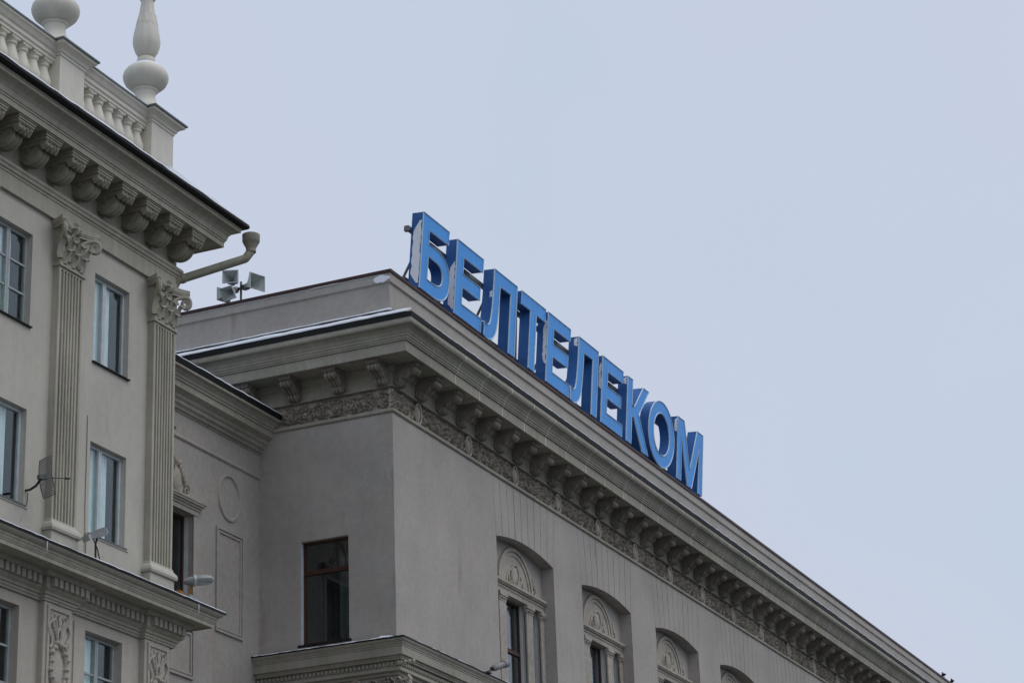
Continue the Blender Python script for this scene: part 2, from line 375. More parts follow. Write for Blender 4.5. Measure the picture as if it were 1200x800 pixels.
def window(parent, y0, y1, z0, z1, xf, xf_m, style, room_depth=0.9, frame='white', curt=0.5, cur_seed=0):
    """window in local coords; xf = outer plane of the frame; xf_m = matrix to the world"""
    fw = 0.055; b = MB()
    b.box(xf-0.06, xf, y0, y0+fw, z0, z1); b.box(xf-0.06, xf, y1-fw, y1, z0, z1)
    b.box(xf-0.06, xf-0.001, y0+fw, y1-fw, z0, z0+fw); b.box(xf-0.06, xf-0.001, y0+fw, y1-fw, z1-fw, z1)
    win = obj('window', b.xform(xf_m), frame, parent)
    panes = []
    if style in ('two', 'multi'):
        ym = y0+(y1-y0)*(0.40 if style == 'two' else 0.5)
        b = MB().box(xf-0.06, xf+0.012, ym-0.05, ym-0.003, z0+fw, z1-fw).box(xf-0.06, xf+0.012, ym+0.003, ym+0.05, z0+fw, z1-fw)
        obj('mullion', b.xform(xf_m), frame, win)
        cols = [(y0+fw, ym-0.05), (ym+0.05, y1-fw)]; rows = [(z0+fw, z1-fw)]
        if style == 'multi':
            h = (z1-z0-2*fw)/3; rows = [(z0+fw+i*h, z0+fw+(i+1)*h) for i in range(3)]
            for i in (1, 2):
                for a, c in cols:
                    obj('glazing_bar', MB().box(xf-0.05, xf-0.004, a, c, z0+fw+i*h-0.018, z0+fw+i*h+0.018).xform(xf_m), frame, win)
        panes = [(a, c, d, e) for a, c in cols for d, e in rows]
    elif style == 'transom':
        zt = z0+(z1-z0)*0.70
        obj('transom', MB().box(xf-0.06, xf+0.02, y0+fw, y1-fw, zt-0.05, zt+0.05).xform(xf_m), frame, win)
        panes = [(y0+fw, y1-fw, z0+fw, zt-0.05), (y0+fw, y1-fw, zt+0.05, z1-fw)]
    for a, c, d, e in panes:
        obj('pane', MB().box(xf-0.036, xf-0.028, a, c, d, e).xform(xf_m), 'glass', win)
    q = MB(); xb = xf-0.062-room_depth; x1 = xf-0.062
    q.add([(x1, y0-.25, z0), (x1, y1+.6, z0), (x1, y1+.6, z1+.3), (x1, y0-.25, z1+.3), (xb, y0-.25, z0), (xb, y1+.6, z0), (xb, y1+.6, z1+.3), (xb, y0-.25, z1+.3)],
          [(4, 5, 6, 7), (0, 1, 5, 4), (1, 2, 6, 5), (2, 3, 7, 6), (3, 0, 4, 7)])
    obj('room', q.xform(xf_m), 'room', win, fix=False)
    if curt:
        rnd = random.Random(cur_seed); c = MB(); n = 22
        w_ = (y1-y0)*curt; P = []
        for i in range(n+1):
            u_ = i/n; P.append((xf-0.10+0.018*math.sin(u_*31+rnd.random()*0.8), y0-0.02+u_*w_))
        V = [(a, b_, z) for z in (z0+0.01, z1+0.05) for a, b_ in P]
        c.add(V, [(i, i+1, n+2+i, n+1+i) for i in range(n)])
        obj('curtain', c.xform(xf_m), 'curtain', win, fix=False, smooth=True)
    return win
I4 = Matrix()

# ============================================================ ground
g = obj('ground', MB().box(-3000, 3000, -3000, 3000, -0.5, 0.0), 'dark_ground'); g['kind'] = 'structure'
g = obj('road', MB().box(-9, 9, -900, 900, -0.2, 0.004), 'asphalt'); g['kind'] = 'structure'
g = obj('pavement', MB().box(-23.95, -9.2, -300, 300, -0.2, 0.13), 'dark_ground'); g['kind'] = 'structure'

# ============================================================ MAIN OFFICE BUILDING
CX, CY, YE, XW = -24.0, 47.77, 112.0, -40.0
main = thing('office_building', (-24, 80, 0), 'long grey stucco office building with deep bracketed cornice and arched window niches', 'building')
SIDE_M = T(0, CY, 0) @ SIDE                          # local (x out, y, z) -> world (y, CY - x, z)
main_path = [(XW, CY), (CX, CY), (CX, YE)]
PITCH, N_NICHE, NY0, NW = 5.55, 6, 53.46, 3.62
ZF = 20.19                                           # underside of the frieze
SPR, RISE = 18.62, 0.20
def arch_z(u_):                                      # u in 0..1 across the niche
    R = (NW*NW/4+RISE*RISE)/(2*RISE); d = (u_-0.5)*NW
    return SPR+RISE-R+math.sqrt(R*R-d*d)
FL = 0.16
DW = 0.36
# piers between the niches
edges = [(CY, None)]
for k in range(N_NICHE):
    a = NY0+k*PITCH; edges.append((a, a+NW))
for k in range(N_NICHE+1):
    ya = CY if k == 0 else NY0+(k-1)*PITCH+NW
    yb = NY0+k*PITCH if k < N_NICHE else YE
    fa = 0 if k == 0 else FL; fb = FL if k < N_NICHE else 0
    poly = [(ya, 0.0), (yb, 0.0), (yb, SPR), (yb-fb, ZF+0.02), (ya+fa, ZF+0.02), (ya, SPR)]
    obj('wall_pier', MB().prism(poly, CX-DW, CX), 'stucco', main)
for k in range(N_NICHE):
    a = NY0+k*PITCH; obj('spandrel', MB().box(CX-DW+0.01, CX-0.003, a+0.001, a+NW-0.001, 0.0, 14.05), 'stucco', main)
# voussoirs
NV = 9
for k in range(N_NICHE):
    a = NY0+k*PITCH; J = 0.011
    for i in range(NV):
        u0_, u1_ = i/NV, (i+1)/NV
        t0, t1 = a-FL+(NW+2*FL)*u0_+J, a-FL+(NW+2*FL)*u1_-J
        q0, q1 = a+NW*u0_+J, a+NW*u1_-J
        poly = [(q0, arch_z(u0_)), ((q0+q1)/2, arch_z((u0_+u1_)/2)), (q1, arch_z(u1_)), (t1, ZF+0.02), (t0, ZF+0.02)]
        obj('voussoir', MB().prism(poly, CX-0.20, CX-0.001*(i % 3)), 'stucco', main)
    top = [(a+NW*i/16, arch_z(i/16)+0.012) for i in range(17)]
    obj('arch_backing', MB().prism(top+[(a+NW+FL, ZF+0.01), (a-FL, ZF+0.01)], CX-DW-0.002, CX-0.05), 'stucco', main)
# niches
XN = CX-0.36
def niche(k):
    a = NY0+k*PITCH; c = a+NW/2; zb = 13.0
    op = [(c-0.64, c+0.64, zb, 17.40), (c-1.55, c-1.05, zb, 17.40), (c+1.05, c+1.55, zb, 17.40)]
    n_ = obj('window_niche', MB().wall(a-0.05, a+NW+0.05, 12.5, 19.2, op, 0.22, XN), 'stucco', main)
    # entablature
    e = MB()
    for x1, z0, z1 in ((0.055, 17.42, 17.55), (0.075, 17.55, 17.62), (0.12, 17.62, 17.66), (0.15, 17.66, 17.73)):
        e.box(XN-0.02, XN+x1, a+0.02, a+NW-0.02, z0, z1)
    obj('entablature', e, 'ornament', n_)
    # lunette: raised concentric arches
    for r0_, r1_, h in ((0.98, 1.08, 0.07), (0.86, 0.96, 0.045), (0.50, 0.56, 0.05)):
        po = arc(c, 17.73, r1_, r1_*0.95, 0, 180, 20)+arc(c, 17.73, r0_, r0_*0.95, 180, 0, 20)
        obj('lunette_arch', MB().prism(po, XN-0.01, XN+h), 'ornament', n_)
    po = arc(c, 17.73, 0.86, 0.82, 0, 180, 20)
    obj('lunette_shell', MB().prism(po, XN-0.01, XN+0.02), 'ornament', n_)
    md = MB().dome((c, 18.03), 0.19, 0.25, 0.06, XN+0.02, 20, 4)
    md.tube([(XN+0.05, y, z) for y, z in arc(c, 18.03, 0.225, 0.285, 0, 342, 19)], 0.032, 6, closed=True)
    obj('medallion', md, 'ornament', n_, smooth=True)
    lf = MB()
    for sg in (-1, 1):
        for i in range(5):
            aa = rad(200+i*28); lf.leaf((c+sg*0.36*abs(math.cos(aa))+sg*0.02, 17.98+0.36*math.sin(aa)*0.6), rad(60 if sg > 0 else 120)-sg*i*0.25, 0.20, 0.11, 0.06, XN+0.02)
        lf.spiral((c+sg*0.30, 17.84), 0.10, 1.2, 0, sg, 0.022, XN+0.03)
        lf.spiral((c+sg*1.22, 17.86), 0.11, 1.3, rad(90), -sg, 0.028, XN+0.02)
        lf.leaf((c+sg*1.17, 18.08), rad(90+sg*12), 0.30, 0.12, 0.07, XN); lf.leaf((c+sg*1.27, 18.0), rad(90-sg*25), 0.2, 0.1, 0.06, XN)
    obj('leaf_carving', lf, 'ornament', n_, kind='stuff')
    # pilasters
    for y0, y1 in ((c-1.05, c-0.64), (c+0.64, c+1.05), (a+0.02, c-1.55), (c+1.55, a+NW-0.02)):
        pl = MB().cham(XN-0.02, XN+0.05, y0, y1, 12.6, 17.20, 0.012)
        pl.box(XN-0.02, XN+0.060, y0-0.01, y1+0.01, 17.195, 17.235).cham(XN-0.02, XN+0.085, y0-0.025, y1+0.025, 17.235, 17.32, 0.03)
        pl.box(XN-0.02, XN+0.10, y0-0.04, y1+0.04, 17.32, 17.425)
        for q in (0.3, 0.7):
            pl.spiral((y0+(y1-y0)*q, 17.275), 0.045, 1.2, 0, 1 if q > 0.5 else -1, 0.014, XN+0.085, 10, 4)
        obj('pilaster', pl, 'ornament', n_)
    # white reveals and windows
    for q, (y0, y1, z0, z1) in enumerate(op):
        obj('reveal_lining', MB().box(XN-0.20, XN-0.085, y1-0.012, y1-0.002, z0, z1), 'white', n_)
    return n_, op
for k in range(N_NICHE):
    n_, op = niche(k)
    for q, (y0, y1, z0, z1) in enumerate(op):
        window(main, y0+0.003, y1-0.013, z0, z1-0.003, XN-0.16, I4, 'transom', frame='brown', curt=0 if q else 0.25, cur_seed=k*3+q)
# side wall with its window
sw = [(-26.46, -25.20, 14.93, 17.39)]
sb = MB().wall(XW, CX-DW, 0, 20.25, sw, 0.24, 0.0).xform(SIDE_M)
obj('side_wall', sb, 'stucco_side', main, fix=False)
win = window(main, sw[0][0]+0.012, sw[0][1]-0.003, sw[0][2]+0.003, sw[0][3]-0.003, -0.12, SIDE_M, 'transom', frame='brown', curt=0.0, room_depth=1.3)
obj('inner_wall', MB().box(-1.0, -0.35, -25.62, -25.2, 15.0, 17.0).xform(SIDE_M), 'room', win)
obj('reveal_lining', MB().box(-0.12, -0.005, -26.459, -26.448, 14.94, 17.38).xform(SIDE_M), 'white', win)
obj('window_sill', MB().box(-0.16, 0.05, -26.52, -25.14, 14.885, 14.93).xform(SIDE_M), 'black', win)
# far walls and roof
obj('rear_wall', MB().box(XW, XW+0.3, CY+0.3, YE, 0, 23.0), 'stucco', main)
obj('end_wall', MB().box(XW, CX-DW, YE-0.3, YE, 0, 23.0), 'stucco', main)
obj('roof', MB().box(XW, CX-0.3, CY+0.3, YE-0.3, 22.9, 23.1), 'grey_metal', main)
# frieze band, bed course
obj('frieze_band', MB().sweep(main_path, [(-0.05, 20.195), (0.035, 20.195), (0.055, 20.215), (0.055, 20.27), (0.035, 20.29), (-0.05, 20.29)]), 'cornice', main)
obj('frieze_ground', MB().sweep(main_path, [(-0.3, 20.29), (-0.085, 20.29), (-0.085, 20.83), (-0.3, 20.83)]), 'ornament', main)
obj('bed_moulding', MB().sweep(main_path, [(-0.3, 20.832), (0.04, 20.832), (0.05, 20.855), (0.025, 20.88), (0.0, 20.885), (0.0, 21.20), (0.05, 21.22), (0.05, 21.27), (0.10, 21.30), (0.10, 21.36), (-0.3, 21.36)]), 'cornice', main)
# cornice: separate stone blocks over pale mortar
prof = [(-0.1, 21.362), (0.70, 21.362), (0.70, 21.345), (0.748, 21.345), (0.748, 21.598), (0.79, 21.604), (0.79, 21.64), (0.812, 21.645), (0.812, 21.69), (0.835, 21.70),
        (0.835, 21.745), (0.85, 21.76), (0.885, 21.83), (0.95, 21.885), (1.03, 21.91), (1.05, 21.945), (1.05, 22.04), (0.0, 22.60), (-0.1, 22.60)]
inset = [(a-0.003 if a > 0.3 else a, z-(0.004 if z > 21.9 else -0.004)) for a, z in prof]
obj('mortar_bed', MB().sweep([(CX, CY+0.2), (CX, YE-0.05)], inset), 'mortar', main)
obj('cornice_block', MB().sweep([(XW, CY), (CX, CY), (CX, CY+0.58)], prof), 'cornice', main)
BL = 1.36; y = CY+0.58
cb = None; nb = int((YE-y)/BL)
for i in range(nb):
    o = obj('cornice_block', MB().sweep([(CX, y+0.019), (CX, y+BL-0.019)], prof), 'cornice', None) if cb is None else link('cornice_block', cb.data, None, T(0, i*BL, 0) @ WM[cb.name])
    if cb is None: cb = o
    o.parent = main; o.matrix_parent_inverse = WM[main.name].inverted(); y += BL
obj('gutter', MB().sweep(main_path, [(1.0, 22.035), (1.068, 22.045), (1.085, 22.155), (1.06, 22.165), (1.0, 22.10)]), 'black', main)
obj('cornice_roof', MB().sweep(main_path, [(-0.06, 22.72), (1.05, 22.13), (1.05, 22.15), (-0.06, 22.80)]), 'grey_metal', main)
obj('snow', snow_strip([(XW, CY), (CX+0.9, CY)], 0.72, 1.06, (22.37, 22.19), 0.05, 3), 'snow', main, smooth=True)
obj('snow', snow_strip([(CX, CY-0.3), (CX, YE)], 0.98, 1.06, (22.22, 22.18), 0.016, 4), 'snow', main, smooth=True)
obj('snow', snow_strip([(XW, CY), (CX, CY)], -0.05, 0.12, (22.80, 22.72), 0.03, 5), 'snow', main, smooth=True)
# parapet
obj('parapet', MB().sweep(main_path, [(-0.45, 22.70), (-0.05, 22.70), (-0.05, 23.47), (-0.02, 23.485), (0.0, 23.50), (0.0, 23.735), (-0.45, 23.735)]), 'stucco', main)
cp = MB().sweep(main_path, [(-0.5, 23.74), (0.035, 23.725), (0.04, 23.80), (-0.2, 23.88), (-0.5, 23.86)])
obj('parapet_coping', cp, 'redmetal', main)
obj('snow', snow_strip([(XW, CY), (CX-0.25, CY)], -0.01, 0.012, 23.70, 0.02, 8), 'snow', main)
# modillions
mm = mesh('modillion', modillion(0.28, 0.60, 0.50), 'modillion_shade', True)
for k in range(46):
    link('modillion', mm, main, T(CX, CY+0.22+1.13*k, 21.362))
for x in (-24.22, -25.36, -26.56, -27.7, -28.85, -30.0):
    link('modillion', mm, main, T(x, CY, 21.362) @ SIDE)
# carved frieze panels
def frieze_panel(half, medal, seed):
    rnd = random.Random(seed); b = MB(); H = 0.53; mid = H/2
    if medal:
        b.dome((0, mid-0.01), 0.13, 0.235, 0.12, 0.0, 14, 3)
        b.tube([(0.08, y, z) for y, z in arc(0, mid-0.01, 0.155, 0.25, 0, 340, 17)], 0.03, 5, closed=True)
        b.leaf((0, H-0.04), rad(90), 0.12, 0.16, 0.08)
    cs = [0.42, 0.84, 1.22] if half > 1.2 else [0.21, 0.63]
    for sg in (-1, 1):
        for i, c in enumerate(cs):
            up = 1 if i % 2 == 0 else -1
            b.spiral((sg*c, mid), 0.19, 1.5, rad(-90*up), sg*up, 0.020, 0.02, 18, 5)
            for q in range(15):
                aa = 2*math.pi*q/15+rnd.uniform(-.2, .2); rr = 0.17+rnd.uniform(-.08, .07)
                cz = mid+rr*math.sin(aa)
                if 0.04 < cz < H-0.04: b.leaf((sg*c+rr*math.cos(aa), cz), aa+sg*1.2+rnd.uniform(-.4, .4), rnd.uniform(.11, .17), rnd.uniform(.045, .065), rnd.uniform(.07, .15))
            b.dome((sg*c, mid), 0.055, 0.055, 0.06, 0, 7, 2)
        for q in range(48):
            b.leaf((sg*rnd.uniform(0.22 if medal else 0.0, half-0.05), rnd.uniform(0.05, H-0.05)), rnd.uniform(0, 6.3), rnd.uniform(.08, .13), rnd.uniform(.035, .055), rnd.uniform(.06, .14))
    return b
fp = [mesh('carved_frieze_panel', frieze_panel(1.4, True, s_), 'ornament') for s_ in (1, 2, 3)]
for k in range(17):
    link('carved_frieze_panel', fp[k % 3], main, T(CX-0.085, 49.15+2.82*k, 20.295))
sp = [mesh('carved_frieze_panel', frieze_panel(0.85, False, s_), 'ornament') for s_ in (11, 12)]
for k, x in enumerate((-24.87, -26.57)):
    link('carved_frieze_panel', sp[k], main, T(x, CY+0.085, 20.295) @ SIDE)['kind'] = 'stuff'
cl = MB(); rnd = random.Random(5)
for q in range(26): cl.leaf((rnd.uniform(-.3, .28), rnd.uniform(.05, .48)), rnd.uniform(0, 6.3), .14, .07, .07)
obj('corner_leaf_carving', cl.xform(T(CX-0.085, CY+0.14, 20.295) @ Matrix.Scale(0.5, 4, (0, 1, 0))), 'ornament', main)
# string course over the lower storey, with bead and leaf courses
lp = [(XW, CY), (CX, CY), (CX, YE)]
obj('string_course', MB().sweep(lp, [(-0.02, 14.80), (0.36, 14.705), (0.345, 14.66), (0.31, 14.62), (0.30, 14.585), (0.285, 14.575), (0.285, 14.54), (0.27, 14.535), (0.275, 14.53), (0.275, 14.345),
                                     (0.22, 14.335), (0.215, 14.295), (0.20, 14.285), (0.195, 14.25), (0.11, 14.25), (0.11, 14.10), (0.15, 14.09), (0.15, 14.02), (0.06, 14.0), (0.06, 13.94), (-0.02, 13.94)]), 'cornice', main)
obj('string_course_flashing', MB().sweep(lp, [(-0.02, 14.80), (0.365, 14.706), (0.372, 14.706), (0.372, 14.735), (0.36, 14.745), (-0.02, 14.83)]), 'black', main)
bd = MB()
for i in range(220):
    yb = CY-0.15+i*0.105; bd.dome((yb, 14.175), 0.046, 0.07, 0.07, CX+0.105, 6, 2)
obj('bead_course', bd, 'cornice', main, smooth=True, kind='stuff')
bd = MB()
for i in range(40):
    bd.dome((-27.5+0.105*i-0.12, 14.175), 0.046, 0.07, 0.07, 0.105, 6, 2)
obj('bead_course', bd.xform(SIDE_M), 'cornice', main, smooth=True, kind='stuff')
fl = mesh('carved_frieze_panel', frieze_panel(1.4, True, 21), 'ornament')
for x, yy, mt in ((-25.0, CY, SIDE), (-27.4, CY, SIDE)): link('carved_frieze_panel', fl, main, T(x, yy, 13.40) @ mt)
for k in range(3): link('carved_frieze_panel', fl, main, T(CX, CY+1.4+2.8*k, 13.40))
obj('snow', snow_strip([(-27.5, CY), (CX, CY)], 0.12, 0.362, (14.80, 14.735), 0.02, 6, 0.12), 'snow', main, smooth=True)
obj('snow', snow_strip([(CX, CY), (CX, CY+9)], 0.25, 0.362, (14.77, 14.74), 0.012, 7, 0.2), 'snow', main, smooth=True)
cl = MB().dome((-24.25, 14.78), 0.30, 0.065, 0.14, 0.10, 14, 3); cl.v = [(x, y+0.04*math.sin(z*90), z+0.012*math.sin(y*40)) for x, y, z in cl.v]; cl.xform(SIDE_M)
obj('snow', cl, 'snow', main, smooth=True)
rnd = random.Random(44); P = [(-24.25+0.24*math.cos(a)*rnd.uniform(.8, 1.15)+0.03, 23.595+0.10*math.sin(a)*rnd.uniform(.75, 1.1)) for a in [2*math.pi*i/18 for i in range(18)]]
obj('snow', MB().prism([(min(a, -24.01), z) for a, z in P], -0.003, 0.02).xform(SIDE_M), 'snow', main)

# ============================================================ CONNECTING WING
WX = -27.57
wing = thing('connecting_wing', (WX, 42, 0), 'recessed grey wing with oval and rectangular wall mouldings between the two taller facades', 'building')
wy0, wy1 = 36.0, CY
hole = (43.30, 44.80, 15.0, 17.45)
obj('wall', MB().wall(wy0, wy1, 0, 20.0, [hole], 0.22, WX), 'wing', wing, fix=False)
win = window(wing, 43.305, 44.795, 15.0, 17.445, WX-0.22, I4, 'two', frame='brown', curt=0)
obj('reveal_lining', MB().box(WX-0.219, WX-0.12, 44.788, 44.797, 15.0, 17.44), 'white', win)
wp = [(WX, wy0), (WX, wy1-0.004)]
obj('cornice', MB().sweep(wp, [(-0.3, 19.70), (0.02, 19.70), (0.03, 19.74), (0.08, 19.75), (0.10, 19.80), (0.16, 19.84), (0.17, 19.90), (0.22, 19.94), (0.24, 20.0), (0.33, 20.05), (0.37, 20.07), (0.37, 20.215),
                               (0.40, 20.22), (0.405, 20.27), (0.43, 20.28), (0.44, 20.33), (0.50, 20.40), (0.555, 20.425), (0.58, 20.43), (0.58, 20.50), (-0.3, 20.55)]), 'cornice', wing)
obj('gutter', MB().sweep(wp, [(0.50, 20.49), (0.60, 20.495), (0.62, 20.61), (0.59, 20.625), (0.50, 20.57)]), 'black', wing)
obj('roof', MB().sweep(wp, [(-12, 22.0), (0.58, 20.56), (0.58, 20.59), (-12, 22.1)]), 'grey_metal', wing)
obj('snow', snow_strip(wp, 0.40, 0.61, (20.64, 20.625), 0.035, 12, 0.2), 'snow', wing, smooth=True)
obj('string_moulding', MB().sweep(wp, [(-0.01, 19.08), (0.025, 19.085), (0.045, 19.11), (0.045, 19.145), (0.02, 19.17), (0.015, 19.19), (-0.01, 19.19)]), 'wing', wing)
c = (46.36, 18.27)
obj('oval_moulding', MB().tube([(WX+0.004, y, z) for y, z in arc(c[0], c[1], 0.47, 0.53, 0, 352, 44)], 0.042, 6, closed=True), 'wing', wing, smooth=True)
def frame_mould(y0, y1, z0, z1, name='panel_moulding'):
    b = MB()
    for d, wd, h in ((0, 0.06, 0.045), (0.085, 0.05, 0.03)):
        a, b_, c_, e = y0+d, y1-d, z0+d, z1-d
        b.prism([[(a, c_), (b_, c_), (b_, e), (a, e)], [(a+wd, c_+wd), (b_-wd, c_+wd), (b_-wd, e-wd), (a+wd, e-wd)]], WX-0.004, WX+h)
    obj(name, b, 'wing', wing)
frame_mould(45.79, 47.0, 15.02, 17.48); frame_mould(43.3, 44.87, 13.70, 14.82)
b = MB()
for x1, z0, z1, e in ((0.05, 17.45, 17.56, 0.14), (0.075, 17.565, 17.62, 0.18), (0.11, 17.62, 17.67, 0.23), (0.15, 17.67, 17.72, 0.30), (0.17, 17.72, 17.77, 0.34)):
    b.box(WX-0.01, WX+x1, 43.3-e, 44.8+e, z0, z1)
obj('window_hood', b, 'cornice', wing)
obj('window_surround', MB().box(WX-0.01, WX+0.03, 44.80, 44.93, 14.95, 17.45).box(WX-0.01, WX+0.03, 43.17, 43.30, 14.95, 17.45), 'wing', wing)
b = MB()
for sg in (-1, 1):
    b.spiral((44.05+sg*0.42, 17.93), 0.14, 1.6, rad(90), -sg, 0.035, WX+0.02)
    for i in range(6):
        b.leaf((44.05+sg*(0.36-0.05*i), 18.08+0.09*i), rad(90+sg*(20-12*i)), 0.24, 0.10, 0.08, WX)
b.dome((44.05, 18.1), 0.2, 0.3, 0.1, WX, 12, 3)
obj('carved_crest', b, 'ornament', wing)

# ============================================================ LEFT BUILDING
LX, LY, L0 = -24.0, 38.12, 24.0
left = thing('corner_building', (LX, 31, 0), 'cream stucco corner building with fluted pilasters, bracketed eaves and roof balustrade', 'building')
lpath = [(LX, L0), (LX, LY), (-36, LY)]
BP = 3.2
bays = [26.39, 29.59, 32.79, 35.99]
up = [(c-0.59, c+0.59, 17.47, 19.24) for c in bays]; lo = [(c-0.59, c+0.61, 14.15, 15.90) for c in bays]
gr = [(c-0.59, c+0.60, 10.3, 12.34) for c in bays]
XL = LX-0.02                                         # wall face of the lower storey is set back a touch
obj('wall', MB().wall(L0, LY, 13.30, 20.0, up+lo, 0.17, LX), 'cream', left, fix=False)
obj('lower_wall', MB().wall(L0, LY-0.02, 0, 13.30, gr, 0.19, XL), 'cream_low', left, fix=False)
obj('end_wall', MB().box(-36, LX-0.2, LY-0.3, LY-0.003, 0, 21.2), 'cream', left)
obj('near_end_wall', MB().box(-36, LX-0.3, L0, L0+0.3, 0, 21.2), 'cream', left)
obj('rear_wall', MB().box(-36, -35.7, L0+0.3, LY-0.3, 0, 21.2), 'cream', left)
obj('roof', MB().box(-36, LX-0.35, L0, LY, 21.45, 21.6), 'grey_metal', left)
styles = ['two', 'two', 'multi', 'two']
for i, c in enumerate(bays):
    for j, (h, st) in enumerate(((up[i], styles[i]), (lo[i], 'two'), (gr[i], 'multi'))):
        xf = (LX-0.11 if j < 2 else XL-0.13)
        wn = window(left, h[0]+0.003, h[1]-0.003, h[2]+0.003, h[3]-0.003, xf, I4, st, frame='white' if st == 'two' else 'oldwhite', curt=(0.70, 0.74, 0.55)[j], cur_seed=i*3+j)
        if j < 2:
            obj('window_sill', MB().prism_y([(LX-0.12, h[2]+0.012), (LX+0.05, h[2]-0.012), (LX+0.05, h[2]-0.035), (LX-0.12, h[2]-0.03)], h[0]-0.03, h[1]+0.03), 'black' if j == 0 else 'grey_metal', wn)
    # apron under the middle windows
    h = lo[i]
    obj('window_apron', MB().box(LX-0.01, LX+0.018, h[0]-0.06, h[1]+0.06, 13.66, 14.10).box(LX-0.01, LX+0.035, h[0]-0.10, h[1]+0.10, 14.085, 14.115), 'cream', left)
    # flat raised frame round the lower windows
    h = gr[i]
    obj('window_surround', MB().prism([[(h[0]-0.34, 10.0), (h[1]+0.34, 10.0), (h[1]+0.34, 12.44), (h[0]-0.34, 12.44)], [(h[0]-0.002, 10.3), (h[1]+0.002, 10.3), (h[1]+0.002, 12.342), (h[0]-0.002, 12.342)]], XL-0.01, XL+0.03), 'cream_low', left)
# upper cornice
obj('architrave', MB().sweep(lpath, [(-0.3, 19.765), (0.07, 19.765), (0.07, 20.09), (0.09, 20.10), (0.09, 20.135), (0.12, 20.15), (0.13, 20.20), (0.155, 20.22), (0.155, 20.27), (0.13, 20.30), (0.06, 20.315), (0.05, 20.36),
                                     (0.05, 20.80), (0.10, 20.82), (0.10, 20.95), (-0.3, 20.95)]), 'olive', left)
obj('cornice', MB().sweep(lpath, [(-0.3, 20.90), (0.70, 20.90), (0.70, 20.885), (0.735, 20.885), (0.735, 20.985), (0.755, 20.995), (0.755, 21.03), (0.775, 21.035), (0.78, 21.06), (0.80, 21.13), (0.85, 21.19), (0.91, 21.225),
                                  (0.965, 21.24), (0.985, 21.25), (0.985, 21.305), (1.0, 21.31), (1.0, 21.335), (-0.3, 21.50)]), 'olive', left)
obj('gutter', MB().sweep(lpath, [(0.97, 21.335), (1.09, 21.345), (1.115, 21.375), (1.115, 21.415), (1.08, 21.44), (0.95, 21.41)]), 'black', left)
obj('cornice_roof', MB().sweep(lpath, [(-0.5, 21.60), (1.06, 21.41), (1.06, 21.43), (-0.5, 21.65)]), 'grey_metal', left)
obj('snow', snow_strip([(LX, L0), (LX, LY), (LX-3, LY)], 0.95, 1.105, (21.46, 21.44), 0.035, 22, 0.22), 'snow', left, smooth=True)
obj('snow', snow_strip([(LX, 36.2), (LX, LY)], 0.86, 1.08, (21.47, 21.45), 0.09, 23, 0.2), 'snow', left, smooth=True)
ml = mesh('modillion', console(0.44, 0.62, 0.50), 'bracket', True)
for k in range(-6, 8):
    link('modillion', ml, left, T(LX+0.05, 32.12+0.835*k, 20.90))
